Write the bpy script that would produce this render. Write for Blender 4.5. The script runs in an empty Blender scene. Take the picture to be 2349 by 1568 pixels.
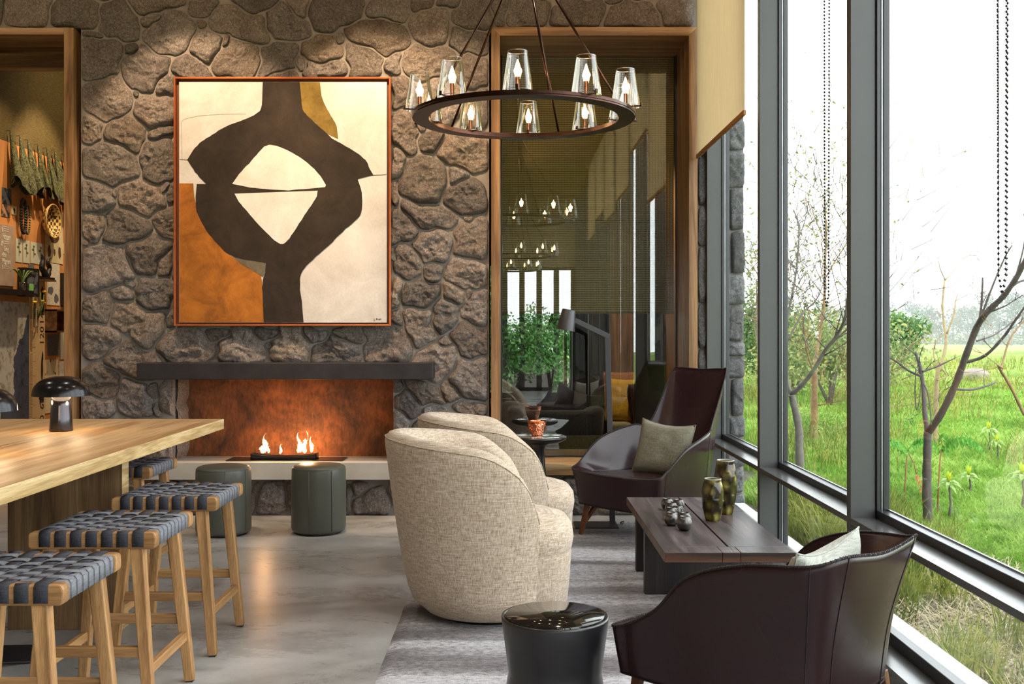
import bpy, bmesh, math, random
import numpy as np
from mathutils import Vector, Matrix, noise
random.seed(7)
rng = np.random.RandomState(7)
R = math.radians
SC = bpy.context.scene
COL = SC.collection
H0 = 1.35          # eye height of the photograph
FOC = 2400.0       # focal length in pixels of the 2349 px wide frame
VX, VY = 1172.0, 757.0

# ---------------------------------------------------------------- camera, sky, exposure
cd = bpy.data.cameras.new('camera'); cam = bpy.data.objects.new('camera', cd); COL.objects.link(cam)
cam.location = (0, 0, H0); cam.rotation_euler = (R(90), 0, 0)
cd.sensor_fit = 'HORIZONTAL'; cd.sensor_width = 36.0; cd.lens = 36.0 * FOC / 2349.0
cd.shift_x = (1174.5 - VX) / 2349.0; cd.shift_y = (VY - 784.0) / 2349.0
cd.clip_start = 0.05; cd.clip_end = 1000
SC.camera = cam
SC.view_settings.view_transform = 'Standard'; SC.view_settings.look = 'None'
SC.view_settings.gamma = 1.0; SC.view_settings.use_curve_mapping = False
SC.view_settings.exposure = 0.62
W = bpy.data.worlds.new('overcast_sky'); SC.world = W; W.use_nodes = True
_bg = W.node_tree.nodes['Background']
_bg.inputs['Color'].default_value = (0.93, 0.97, 1.0, 1); _bg.inputs['Strength'].default_value = 4.3
SC.cycles.max_bounces = 10; SC.cycles.diffuse_bounces = 5; SC.cycles.glossy_bounces = 5
SC.cycles.transparent_max_bounces = 32; SC.cycles.transmission_bounces = 6
SC.cycles.sample_clamp_indirect = 4.0; SC.cycles.caustics_reflective = False; SC.cycles.caustics_refractive = False
SC.cycles.use_denoising = True; SC.cycles.volume_bounces = 4; SC.cycles.volume_max_steps = 64

def lamp(name, kind, loc, energy, color=(1, 1, 1), aim=None, size=0.1, spot=60, blend=0.4, sy=None, parent=None):
    l = bpy.data.lights.new(name, kind); l.energy = energy; l.color = color
    if kind == 'SPOT': l.spot_size = R(spot); l.spot_blend = blend; l.shadow_soft_size = size
    elif kind == 'AREA':
        l.size = size
        if sy: l.shape = 'RECTANGLE'; l.size_y = sy
    else: l.shadow_soft_size = size
    o = bpy.data.objects.new(name, l); COL.objects.link(o); o.location = loc
    if aim is not None: o.rotation_euler = (Vector(aim) - Vector(loc)).to_track_quat('-Z', 'Y').to_euler()
    if parent: o.parent = parent
    return o
WARM = (1.0, 0.70, 0.42)
# recessed picture spots washing the stone wall, then added fill spots
for x, e in ((-2.30, 185), (-1.02, 185), (-0.45, 85)):
    lamp('picture_spot', 'SPOT', (x, 6.35, 4.2), e, WARM, (x + (0.05 if x < -.6 else -0.1), 7.65, 2.30), 0.04, 58, 0.35)
for x in (-4.4, -2.6, -0.8, 0.9):
    lamp('added_wall_fill', 'SPOT', (x, 6.0, 4.2), 26, WARM, (x, 7.65, 3.0), 0.08, 120, 0.9)  # added wide fill to lift the dark upper stones, no such fittings
for x in (-4.0, -1.6, 0.4):
    for y in (-3.0, 0.2, 3.0, 5.4):
        lamp('added_ceiling_fill', 'SPOT', (x, y, 4.25), 48, (1.0, 0.90, 0.78), (x, y, 0), 0.06, 110, 0.8)  # added grid of warm fill for the room, out of view

# ---------------------------------------------------------------- helpers
def PW(px, py, Y):
    return Vector(((px - VX) * Y / FOC, Y, H0 - (py - VY) * Y / FOC))
def GZ(px, py, z=0.0):
    Y = (H0 - z) * FOC / (py - VY)
    return Vector(((px - VX) * Y / FOC, Y, z))

class MB:
    def __init__(s): s.v = []; s.f = []; s.sm = []
    def add(s, vs, fs, smooth=True):
        b = len(s.v); s.v += [tuple(v) for v in vs]
        for f in fs: s.f.append(tuple(i + b for i in f)); s.sm.append(smooth)
        return s
    def box(s, x0, x1, y0, y1, z0, z1):
        vs = [(x, y, z) for z in (z0, z1) for y in (y0, y1) for x in (x0, x1)]
        return s.add(vs, [(0, 2, 3, 1), (4, 5, 7, 6), (0, 1, 5, 4), (2, 6, 7, 3), (0, 4, 6, 2), (1, 3, 7, 5)], False)
    def beam(s, a, b, w, h, up=(0, 0, 1), w2=None, h2=None):
        a = Vector(a); b = Vector(b); d = (b - a).normalized(); u = Vector(up)
        r = d.cross(u)
        if r.length < 1e-4: r = d.cross(Vector((1, 0, 0)))
        r.normalize(); u = r.cross(d).normalized(); w2 = w2 or w; h2 = h2 or h
        vs = []
        for p, ww, hh in ((a, w, h), (b, w2, h2)):
            for i, j in ((-1, -1), (1, -1), (1, 1), (-1, 1)): vs.append(p + r * ww / 2 * i + u * hh / 2 * j)
        return s.add(vs, [(3, 2, 1, 0), (4, 5, 6, 7), (0, 1, 5, 4), (1, 2, 6, 5), (2, 3, 7, 6), (3, 0, 4, 7)], False)
    def tube(s, pts, rad, n=8, caps=True):
        pts = [Vector(p) for p in pts]; m = len(pts)
        if not hasattr(rad, '__len__'): rad = [rad] * m
        rings = []; ref = Vector((0, 0, 1))
        d0 = (pts[1] - pts[0]).normalized()
        if abs(d0.dot(ref)) > 0.9: ref = Vector((1, 0, 0))
        r = d0.cross(ref).normalized()
        for i in range(m):
            d = (pts[min(i + 1, m - 1)] - pts[max(i - 1, 0)])
            if d.length < 1e-9: d = d0
            d.normalize(); r = (r - d * r.dot(d))
            if r.length < 1e-6: r = d.orthogonal()
            r.normalize(); u = d.cross(r)
            rings.append([pts[i] + (r * math.cos(2 * math.pi * k / n) + u * math.sin(2 * math.pi * k / n)) * rad[i] for k in range(n)])
        vs = [p for q in rings for p in q]; fs = []
        for i in range(m - 1):
            for k in range(n):
                fs.append((i * n + k, i * n + (k + 1) % n, (i + 1) * n + (k + 1) % n, (i + 1) * n + k))
        s.add(vs, fs, True)
        if caps:
            b = len(s.v) - m * n
            s.f.append(tuple(b + k for k in range(n))[::-1]); s.sm.append(False)
            s.f.append(tuple(b + (m - 1) * n + k for k in range(n))); s.sm.append(False)
        return s
    def lathe(s, prof, n=32, c=(0, 0, 0), wob=None):
        vs = []; fs = []; m = len(prof)
        for (r, z) in prof:
            for k in range(n):
                a = 2 * math.pi * k / n; rr = r * (wob(a, z) if wob else 1)
                vs.append((c[0] + rr * math.cos(a), c[1] + rr * math.sin(a), c[2] + z))
        for i in range(m - 1):
            for k in range(n):
                fs.append((i * n + k, i * n + (k + 1) % n, (i + 1) * n + (k + 1) % n, (i + 1) * n + k))
        s.add(vs, fs, True)
        return s
    def prism(s, poly, y0, y1):   # polygon in XZ
        n = len(poly); vs = [(x, y0, z) for x, z in poly] + [(x, y1, z) for x, z in poly]
        fs = [tuple(range(n)), tuple(range(2 * n - 1, n - 1, -1))]
        for i in range(n): j = (i + 1) % n; fs.append((i, i + n, j + n, j))
        return s.add(vs, fs, False)
    def grid(s, rows, closed_u=False, flip=False):
        m = len(rows); n = len(rows[0]); vs = [p for r_ in rows for p in r_]; fs = []
        for i in range(m - 1):
            for k in range(n if closed_u else n - 1):
                q = (i * n + k, i * n + (k + 1) % n, (i + 1) * n + (k + 1) % n, (i + 1) * n + k)
                fs.append(q[::-1] if flip else q)
        return s.add(vs, fs, True)
    def build(s, name, mat, parent=None, off=None, bevel=0, seg=2, sub=0, solid=0, rec=True):
        me = bpy.data.meshes.new(name)
        vs = s.v
        if off is not None: vs = [(v[0] - off[0], v[1] - off[1], v[2] - off[2]) for v in vs]
        me.from_pydata(vs, [], s.f); me.polygons.foreach_set('use_smooth', s.sm)
        me.materials.append(mat); me.update()
        if rec:
            bm = bmesh.new(); bm.from_mesh(me); bmesh.ops.recalc_face_normals(bm, faces=bm.faces); bm.to_mesh(me); bm.free()
        o = bpy.data.objects.new(name, me); COL.objects.link(o)
        if parent: o.parent = parent
        if solid:
            md = o.modifiers.new('solid', 'SOLIDIFY'); md.thickness = solid; md.offset = 0
        if bevel:
            md = o.modifiers.new('bevel', 'BEVEL'); md.width = bevel; md.segments = seg; md.limit_method = 'ANGLE'; md.angle_limit = R(40)
        if sub:
            md = o.modifiers.new('sub', 'SUBSURF'); md.levels = sub; md.render_levels = sub
        return o

def tag(o, label=None, cat=None, group=None, kind=None):
    if label: o['label'] = label
    if cat: o['category'] = cat
    if group: o['group'] = group
    if kind: o['kind'] = kind
    return o
def thing(name, label, cat, loc=(0, 0, 0), rz=0, group=None):
    o = bpy.data.objects.new(name, None); COL.objects.link(o); o.empty_display_size = 0.1
    o.location = loc; o.rotation_euler = (0, 0, rz)
    return tag(o, label, cat, group)
def struct(name, loc=(0, 0, 0)):
    o = bpy.data.objects.new(name, None); COL.objects.link(o); o.location = loc
    o['kind'] = 'structure'; return o
def kids(o): return [c for c in bpy.data.objects if c.parent == o]
CH = {}
def copy_tree(o, parent=None, skip_lights=False):
    c = o.copy(); COL.objects.link(c)
    if parent is not None: c.parent = parent
    for ch in kids(o):
        if skip_lights and ch.type == 'LIGHT': continue
        copy_tree(ch, c, skip_lights)
    return c
def cr(p0, p1, p2, p3, t):
    return 0.5 * ((2 * p1) + (-p0 + p2) * t + (2 * p0 - 5 * p1 + 4 * p2 - p3) * t * t + (-p0 + 3 * p1 - 3 * p2 + p3) * t ** 3)
def spline(pts, k=6, closed=False):
    pts = [Vector(p) for p in pts]; n = len(pts); out = []
    for i in range(n if closed else n - 1):
        if closed: a, b, c, d = pts[i - 1], pts[i], pts[(i + 1) % n], pts[(i + 2) % n]
        else: a, b, c, d = pts[max(i - 1, 0)], pts[i], pts[i + 1], pts[min(i + 2, n - 1)]
        for j in range(k): out.append(cr(a, b, c, d, j / k))
    if not closed: out.append(pts[-1])
    return out
def hexc(r, g, b):
    f = lambda c: (c / 255 / 12.92) if c / 255 <= 0.04045 else ((c / 255 + 0.055) / 1.055) ** 2.4
    return (f(r), f(g), f(b), 1)

# ---------------------------------------------------------------- materials
def newmat(name):
    m = bpy.data.materials.new(name); m.use_nodes = True; nt = m.node_tree
    return m, nt, nt.nodes['Principled BSDF']
def N(nt, t, **kw):
    n = nt.nodes.new(t)
    for k, v in kw.items():
        if k in n.inputs: n.inputs[k].default_value = v
        else: setattr(n, k, v)
    return n
def ramp(nt, fac, stops):
    r_ = nt.nodes.new('ShaderNodeValToRGB'); e = r_.color_ramp.elements
    while len(e) > 1: e.remove(e[-1])
    e[0].position = stops[0][0]; e[0].color = stops[0][1]
    for p, c in stops[1:]:
        x = e.new(p); x.color = c
    nt.links.new(fac, r_.inputs['Fac']); return r_
def coords(nt, scale=(1, 1, 1), rot=(0, 0, 0), src='Object'):
    tc = nt.nodes.new('ShaderNodeTexCoord'); mp = nt.nodes.new('ShaderNodeMapping')
    mp.inputs['Scale'].default_value = scale; mp.inputs['Rotation'].default_value = rot
    nt.links.new(tc.outputs[src], mp.inputs['Vector']); return mp
def mix(nt, a, b, fac, mode='MIX'):
    m = nt.nodes.new('ShaderNodeMix'); m.data_type = 'RGBA'; m.blend_type = mode
    for s_, v in (('A', a), ('B', b)):
        i = [q for q in m.inputs if q.name == s_ and q.type == 'RGBA'][0]
        if isinstance(v, tuple): i.default_value = v
        else: nt.links.new(v, i)
    i = m.inputs[0]
    if isinstance(fac, (int, float)): i.default_value = fac
    else: nt.links.new(fac, i)
    return [q for q in m.outputs if q.type == 'RGBA'][0]
def bump(nt, bs, h, strength=0.3, dist=0.01, prev=None):
    b = nt.nodes.new('ShaderNodeBump'); b.inputs['Strength'].default_value = strength; b.inputs['Distance'].default_value = dist
    nt.links.new(h, b.inputs['Height'])
    if prev is not None: nt.links.new(prev, b.inputs['Normal'])
    nt.links.new(b.outputs['Normal'], bs.inputs['Normal']); return b.outputs['Normal']
def noise_t(nt, vec, scale=5, detail=6, rough=0.55, dist=0):
    n = N(nt, 'ShaderNodeTexNoise', Scale=scale, Detail=detail, Roughness=rough, Distortion=dist)
    nt.links.new(vec.outputs[0], n.inputs['Vector']); return n

def m_plain(name, col, rough=0.5, metal=0.0, var=0.15, sc=12, bmp=0.0, bsc=60, spec=0.5, emis=None, es=0, rnd=0, coat=0):
    m, nt, bs = newmat(name)
    mp = coords(nt); n = noise_t(nt, mp, sc)
    dk = tuple(c * (1 - var) for c in col[:3]) + (1,); lt = tuple(min(1, c * (1 + var)) for c in col[:3]) + (1,)
    r_ = ramp(nt, n.outputs['Fac'], [(0.3, dk), (0.7, lt)]); out = r_.outputs['Color']
    if rnd:
        oi = nt.nodes.new('ShaderNodeObjectInfo'); hs = N(nt, 'ShaderNodeHueSaturation')
        mr = N(nt, 'ShaderNodeMapRange'); mr.inputs['To Min'].default_value = 1 - rnd; mr.inputs['To Max'].default_value = 1 + rnd
        nt.links.new(oi.outputs['Random'], mr.inputs['Value']); nt.links.new(mr.outputs[0], hs.inputs['Value'])
        nt.links.new(out, hs.inputs['Color']); out = hs.outputs['Color']
    nt.links.new(out, bs.inputs['Base Color'])
    bs.inputs['Roughness'].default_value = rough; bs.inputs['Metallic'].default_value = metal
    bs.inputs['Specular IOR Level'].default_value = spec; bs.inputs['Coat Weight'].default_value = coat
    if bmp:
        n2 = noise_t(nt, mp, bsc, 8); bump(nt, bs, n2.outputs['Fac'], bmp, 0.004)
    if emis: bs.inputs['Emission Color'].default_value = emis; bs.inputs['Emission Strength'].default_value = es
    return m
def m_wood(name, c0, c1, c2, axis='X', rough=0.45, sc=9, bmp=0.25, ring=0.5, spec=0.4):
    m, nt, bs = newmat(name)
    s_ = {'X': (0.07, 1, 1), 'Y': (1, 0.07, 1), 'Z': (1, 1, 0.07)}[axis]
    mp = coords(nt, s_); n = noise_t(nt, mp, sc, 3, 0.5, 0.6)
    w = N(nt, 'ShaderNodeMath', operation='MULTIPLY'); w.inputs[1].default_value = 9 * ring
    nt.links.new(n.outputs['Fac'], w.inputs[0])
    fr = N(nt, 'ShaderNodeMath', operation='PINGPONG'); fr.inputs[1].default_value = 1.0; nt.links.new(w.outputs[0], fr.inputs[0])
    mp2 = coords(nt, tuple(v * (0.35 if v < 1 else 1) for v in s_)); n2 = noise_t(nt, mp2, sc * 22, 3, 0.6)
    r_ = ramp(nt, fr.outputs[0], [(0.0, c0), (0.5, c1), (1.0, c2)])
    r2 = ramp(nt, n2.outputs['Fac'], [(0.35, (0.45, 0.42, 0.4, 1)), (0.6, (1, 1, 1, 1))])
    col = mix(nt, r_.outputs['Color'], r2.outputs['Color'], 0.6, 'MULTIPLY')
    oi = nt.nodes.new('ShaderNodeObjectInfo'); hs = N(nt, 'ShaderNodeHueSaturation'); mr = N(nt, 'ShaderNodeMapRange')
    mr.inputs['To Min'].default_value = 0.85; mr.inputs['To Max'].default_value = 1.12
    nt.links.new(oi.outputs['Random'], mr.inputs['Value']); nt.links.new(mr.outputs[0], hs.inputs['Value']); nt.links.new(col, hs.inputs['Color'])
    nt.links.new(hs.outputs['Color'], bs.inputs['Base Color'])
    bs.inputs['Roughness'].default_value = rough; bs.inputs['Specular IOR Level'].default_value = spec
    if bmp: bump(nt, bs, n2.outputs['Fac'], bmp, 0.002)
    return m
def m_stone(name, base, lite, dark, tint):
    m, nt, bs = newmat(name)
    mp = coords(nt); oi = nt.nodes.new('ShaderNodeObjectInfo')
    off = N(nt, 'ShaderNodeVectorMath', operation='ADD'); cmb = N(nt, 'ShaderNodeMath', operation='MULTIPLY'); cmb.inputs[1].default_value = 37.0
    nt.links.new(oi.outputs['Random'], cmb.inputs[0]); nt.links.new(mp.outputs[0], off.inputs[0]); nt.links.new(cmb.outputs[0], off.inputs[1])
    big = noise_t(nt, off, 6, 6, 0.6); mid = noise_t(nt, off, 62, 8, 0.8); fine = noise_t(nt, off, 150, 5, 0.85)
    c = ramp(nt, mid.outputs['Fac'], [(0.3, dark), (0.5, base), (0.72, lite)]).outputs['Color']
    t = ramp(nt, big.outputs['Fac'], [(0.45, (0, 0, 0, 1)), (0.62, (1, 1, 1, 1))])
    tc_ = ramp(nt, oi.outputs['Random'], [(0.0, tint[0]), (0.35, tint[1]), (0.7, tint[2]), (1.0, tint[0])])
    c2 = mix(nt, c, tc_.outputs['Color'], 0.35, 'OVERLAY')
    c3 = mix(nt, c2, tc_.outputs['Color'], t.outputs['Color'], 'MULTIPLY')
    c3 = mix(nt, c2, c3, 0.35)
    sp = ramp(nt, fine.outputs['Fac'], [(0.36, (0.28, 0.26, 0.25, 1)), (0.46, (0.85, 0.85, 0.85, 1)), (0.56, (1.05, 1.05, 1.05, 1)), (0.66, (2.1, 2.05, 1.95, 1))])
    c4 = mix(nt, c3, sp.outputs['Color'], 0.9, 'MULTIPLY')
    hs = N(nt, 'ShaderNodeHueSaturation'); mr = N(nt, 'ShaderNodeMapRange'); mr.inputs['To Min'].default_value = 0.72; mr.inputs['To Max'].default_value = 1.25
    ml = N(nt, 'ShaderNodeMath', operation='MULTIPLY'); ml.inputs[1].default_value = 7.31; fr = N(nt, 'ShaderNodeMath', operation='FRACT')
    nt.links.new(oi.outputs['Random'], ml.inputs[0]); nt.links.new(ml.outputs[0], fr.inputs[0]); nt.links.new(fr.outputs[0], mr.inputs['Value'])
    nt.links.new(mr.outputs[0], hs.inputs['Value']); nt.links.new(c4, hs.inputs['Color'])
    nt.links.new(hs.outputs['Color'], bs.inputs['Base Color'])
    bs.inputs['Roughness'].default_value = 0.92; bs.inputs['Specular IOR Level'].default_value = 0.25
    p = bump(nt, bs, mid.outputs['Fac'], 1.0, 0.045); bump(nt, bs, fine.outputs['Fac'], 1.0, 0.022, p)
    return m
def m_fabric(name, c0, c1, c2, sc=1.0, rough=0.95, bmp=0.5):
    m, nt, bs = newmat(name)
    a = noise_t(nt, coords(nt, (260 * sc, 260 * sc, 16 * sc)), 1, 3, 0.7)
    b = noise_t(nt, coords(nt, (14 * sc, 14 * sc, 300 * sc)), 1, 3, 0.7)
    mx = N(nt, 'ShaderNodeMath', operation='ADD'); nt.links.new(a.outputs['Fac'], mx.inputs[0]); nt.links.new(b.outputs['Fac'], mx.inputs[1])
    hv = N(nt, 'ShaderNodeMath', operation='MULTIPLY'); hv.inputs[1].default_value = 0.5; nt.links.new(mx.outputs[0], hv.inputs[0])
    r_ = ramp(nt, hv.outputs[0], [(0.36, c0), (0.5, c1), (0.62, c2)])
    nt.links.new(r_.outputs['Color'], bs.inputs['Base Color'])
    bs.inputs['Roughness'].default_value = rough; bs.inputs['Specular IOR Level'].default_value = 0.15
    bs.inputs['Sheen Weight'].default_value = 0.0 if 'strap' in name else 0.15
    bump(nt, bs, hv.outputs[0], bmp, 0.003)
    return m
def m_leather(name, col, rough=0.38, coat=0.1):
    m, nt, bs = newmat(name)
    n = noise_t(nt, coords(nt), 3, 1)
    dk = tuple(c * 0.94 for c in col[:3]) + (1,); lt = tuple(c * 1.06 for c in col[:3]) + (1,)
    r_ = ramp(nt, n.outputs['Fac'], [(0.3, dk), (0.7, lt)]); nt.links.new(r_.outputs['Color'], bs.inputs['Base Color'])
    rr = N(nt, 'ShaderNodeMapRange'); rr.inputs['To Min'].default_value = rough; rr.inputs['To Max'].default_value = rough + 0.03
    nt.links.new(n.outputs['Fac'], rr.inputs['Value']); nt.links.new(rr.outputs[0], bs.inputs['Roughness'])
    bs.inputs['Coat Weight'].default_value = coat; bs.inputs['Specular IOR Level'].default_value = 0.33
    return m
def m_glass(name, tint=(0.96, 0.98, 0.97, 1), base=0.05, ior=1.5, fmul=1.0, rough=0.0):
    m = bpy.data.materials.new(name); m.use_nodes = True; nt = m.node_tree; nt.nodes.clear()
    o = nt.nodes.new('ShaderNodeOutputMaterial'); t = nt.nodes.new('ShaderNodeBsdfTransparent'); g = nt.nodes.new('ShaderNodeBsdfGlossy')
    t.inputs['Color'].default_value = tint; g.inputs['Roughness'].default_value = rough; g.inputs['Color'].default_value = (1, 1, 1, 1)
    f = N(nt, 'ShaderNodeFresnel', IOR=ior); a = N(nt, 'ShaderNodeMath', operation='MULTIPLY_ADD'); a.inputs[1].default_value = fmul; a.inputs[2].default_value = base
    nt.links.new(f.outputs[0], a.inputs[0]); mx = nt.nodes.new('ShaderNodeMixShader')
    nt.links.new(a.outputs[0], mx.inputs[0]); nt.links.new(t.outputs[0], mx.inputs[1]); nt.links.new(g.outputs[0], mx.inputs[2])
    nt.links.new(mx.outputs[0], o.inputs['Surface']); return m
def m_emit(name, col, st):
    m = bpy.data.materials.new(name); m.use_nodes = True; nt = m.node_tree; nt.nodes.clear()
    o = nt.nodes.new('ShaderNodeOutputMaterial'); e = nt.nodes.new('ShaderNodeEmission')
    e.inputs['Color'].default_value = col; e.inputs['Strength'].default_value = st
    nt.links.new(e.outputs[0], o.inputs['Surface']); return m

M_STONE = m_stone('volcanic_stone', (0.37, 0.325, 0.30, 1), (0.70, 0.65, 0.61, 1), (0.14, 0.12, 0.11, 1),
                  [(0.55, 0.50, 0.52, 1), (0.62, 0.50, 0.38, 1), (0.50, 0.50, 0.52, 1)])
M_STONEG = m_stone('grey_stone', (0.26, 0.26, 0.27, 1), (0.5, 0.5, 0.5, 1), (0.1, 0.1, 0.105, 1),
                   [(0.52, 0.52, 0.54, 1), (0.5, 0.5, 0.5, 1), (0.54, 0.53, 0.5, 1)])
M_MORTAR = m_plain('mortar', (0.24, 0.215, 0.195, 1), 0.95, var=0.25, sc=5, bmp=0.8, bsc=120, spec=0.2)
M_OAKX = m_wood('oak_beam_x', hexc(112, 80, 50), hexc(154, 116, 78), hexc(176, 140, 102), 'X')
M_OAKZ = m_wood('oak_beam_z', hexc(112, 80, 50), hexc(154, 116, 78), hexc(176, 140, 102), 'Z')
M_OAKY = m_wood('oak_beam_y', hexc(95, 62, 34), hexc(135, 95, 58), hexc(160, 118, 76), 'Y')
M_TABLE = m_wood('oak_table', hexc(160, 122, 78), hexc(186, 148, 102), hexc(202, 168, 122), 'Y', 0.52, 7, 0.15, 0.7)
M_TABEDGE = m_wood('oak_table_edge', hexc(172, 142, 92), hexc(200, 172, 122), hexc(216, 190, 142), 'Y', 0.5, 14, 0.2, 0.9)
M_TABLEG = m_wood('oak_table_leg', hexc(84, 62, 38), hexc(122, 94, 62), hexc(148, 118, 82), 'Z', 0.5, 9, 0.2, 0.6)
M_TEAK = m_wood('teak_z', hexc(138, 100, 60), hexc(180, 136, 88), hexc(202, 160, 110), 'Z', 0.5, 16, 0.25, 0.35)
M_TEAKX = m_wood('teak_x', hexc(138, 100, 60), hexc(180, 136, 88), hexc(202, 160, 110), 'X', 0.5, 16, 0.25, 0.35)
M_TEAKY = m_wood('teak_y', hexc(138, 100, 60), hexc(180, 136, 88), hexc(202, 160, 110), 'Y', 0.5, 16, 0.25, 0.35)
M_WENGE = m_wood('smoked_oak', hexc(56, 48, 48), hexc(84, 72, 72), hexc(104, 92, 92), 'Y', 0.33, 7, 0.35, 0.8, 0.5)
M_WENGEX = m_wood('smoked_oak_end', hexc(40, 24, 16), hexc(72, 44, 28), hexc(96, 62, 42), 'X', 0.45, 12, 0.3, 0.8)
M_WENGEZ = m_wood('smoked_oak_leg', hexc(24, 18, 17), hexc(38, 30, 28), hexc(50, 40, 36), 'Z', 0.45, 10, 0.3, 0.6)
M_WALNUT = m_wood('walnut', hexc(78, 42, 22), hexc(120, 70, 40), hexc(140, 88, 54), 'Z', 0.35, 14, 0.2, 0.5)
M_STRAPSHADE = m_fabric('dark_strap', hexc(44, 45, 50), hexc(56, 57, 64), hexc(74, 75, 84), 2.5, 0.75, 0.3)
M_STRAPLIT = m_fabric('slate_strap', hexc(88, 90, 95), hexc(114, 117, 124), hexc(138, 142, 150), 2.5, 0.6, 0.3)  # same slate strap twice: caught sheen and its lack put into the colours
M_BEIGE = m_fabric('beige_tweed', hexc(118, 98, 78), hexc(176, 158, 138), hexc(212, 198, 182), 1.45)
M_GREEN_LEATHER = m_leather('olive_grey_leather', hexc(82, 84, 76), 0.42, 0.1)
M_BROWN = m_leather('plum_brown_leather', hexc(42, 25, 28), 0.26, 0.0)
M_STITCH = m_plain('dark_thread', hexc(30, 18, 18), 0.7)
M_PALESTITCH = m_plain('pale_thread', hexc(150, 138, 128), 0.7)
M_BLACKMETAL = m_plain('black_metal', hexc(34, 33, 35), 0.35, 0.2, 0.1)
M_STEEL = m_plain('grey_painted_steel', hexc(62, 63, 62), 0.42, 0.0, 0.08, 3, spec=0.6)
M_GASKET = m_plain('black_gasket', hexc(22, 23, 27), 0.35, spec=0.6)
M_SILVER = m_plain('window_bead', hexc(150, 152, 155), 0.3, 0.7)
M_BLACK = m_plain('matt_black', hexc(28, 27, 30), 0.3, spec=0.6)
M_CHROMEBLK = m_plain('polished_black_nickel', hexc(70, 68, 72), 0.16, 0.85, 0.05)
M_BRONZE = m_plain('dark_bronze', hexc(66, 44, 36), 0.28, 0.85, 0.2, 30)
M_COPPER = m_plain('copper', hexc(205, 122, 86), 0.22, 1.0, 0.15, 40, 0.5, 90)
M_COPPERFR = m_plain('copper_frame', hexc(196, 108, 62), 0.3, 0.75, 0.1, 8)
M_PEWTER = m_plain('pewter', hexc(98, 95, 93), 0.3, 0.95, 0.1, 20)
M_DARKFRAME = m_plain('dark_void', hexc(14, 13, 12), 0.9)
M_GLASS = m_glass('window_glass', (0.97, 0.985, 0.98, 1), 0.0, 1.5, 0.22)
M_GLASS2 = m_glass('inner_window_glass', (0.94, 0.95, 0.92, 1), 0.05, 1.5, 1.2)
M_SHADEGL = m_glass('lamp_glass', (0.97, 0.94, 0.89, 1), 0.05, 1.45, 0.8)
M_CEIL = m_plain('ceiling_boards', hexc(150, 122, 88), 0.8)
M_PLASTER = m_plain('plaster', hexc(168, 150, 124), 0.9)
# ================================================================ THE ROOM
YW = 7.65                      # face of the mortar on the fireplace wall
K = YW / FOC
def wx(px): return (px - VX) * K
def wz(py): return H0 - (py - VY) * K

# ---- floor: polished concrete
m, nt, bs = newmat('polished_concrete')
mp = coords(nt, (0.9, 1, 1)); a = noise_t(nt, mp, 0.9, 9, 0.62, 0.8); b = noise_t(nt, coords(nt, (1, 2.2, 1), (0, 0, 0.5)), 1.5, 12, 0.74, 0.5)
f = noise_t(nt, mp, 60, 4, 0.7)
r1 = ramp(nt, a.outputs['Fac'], [(0.32, hexc(124, 123, 120)), (0.5, hexc(166, 166, 165)), (0.68, hexc(198, 199, 200))])
r2 = ramp(nt, b.outputs['Fac'], [(0.30, (0.42, 0.40, 0.37, 1)), (0.56, (0.92, 0.92, 0.90, 1)), (0.75, (1.1, 1.1, 1.1, 1))])
r3 = ramp(nt, f.outputs['Fac'], [(0.3, (0.85, 0.85, 0.85, 1)), (0.6, (1, 1, 1, 1))])
c = mix(nt, mix(nt, r1.outputs['Color'], r2.outputs['Color'], 0.7, 'MULTIPLY'), r3.outputs['Color'], 0.6, 'MULTIPLY')
nt.links.new(c, bs.inputs['Base Color'])
rr = N(nt, 'ShaderNodeMapRange'); rr.inputs['To Min'].default_value = 0.16; rr.inputs['To Max'].default_value = 0.42
nt.links.new(b.outputs['Fac'], rr.inputs['Value']); nt.links.new(rr.outputs[0], bs.inputs['Roughness'])
M_FLOOR = m
fl = MB().box(-6.2, 1.6, -7.2, 7.65, -0.25, 0).box(-6.2, 1.6, 7.65, 13.0, -0.25, 0).build('floor', M_FLOOR); fl['kind'] = 'structure'
ce = MB().box(-6.2, 1.75, -7.2, 13.0, 4.3, 4.45).build('ceiling', M_CEIL); ce['kind'] = 'structure'
wl = MB().box(-6.2, -6.0, -7.2, 7.65, 0, 4.3).build('wall_left', M_PLASTER); wl['kind'] = 'structure'
# rear wall behind the camera, with a wide window opening
wr = struct('wall_rear', (0, -7, 0))
o = MB().box(-6, -3.2, -7.2, -7, 0, 4.3).box(-3.2, 1.55, -7.2, -7, 2.75, 4.3).box(1.40, 1.6, -7.2, -7, 0, 2.75).build('plaster_face', M_PLASTER, wr, (0, -7, 0))
w = struct('window_7', (0, -7, 0))
fr = MB()
for i in range(13): fr.box(-3.2 + i * 0.383 - 0.06, -3.2 + i * 0.383 + 0.06, -7.1, -6.98, 0, 2.75)
fr.box(-3.2, 1.4, -7.1, -6.98, 2.69, 2.75).box(-3.2, 1.4, -7.1, -6.98, 0, 0.08)
fr.build('window_frame', M_STEEL, w, (0, -7, 0)); MB().box(-3.2, 1.4, -7.06, -7.05, 0.08, 2.69).build('pane', M_GLASS, w, (0, -7, 0))

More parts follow.
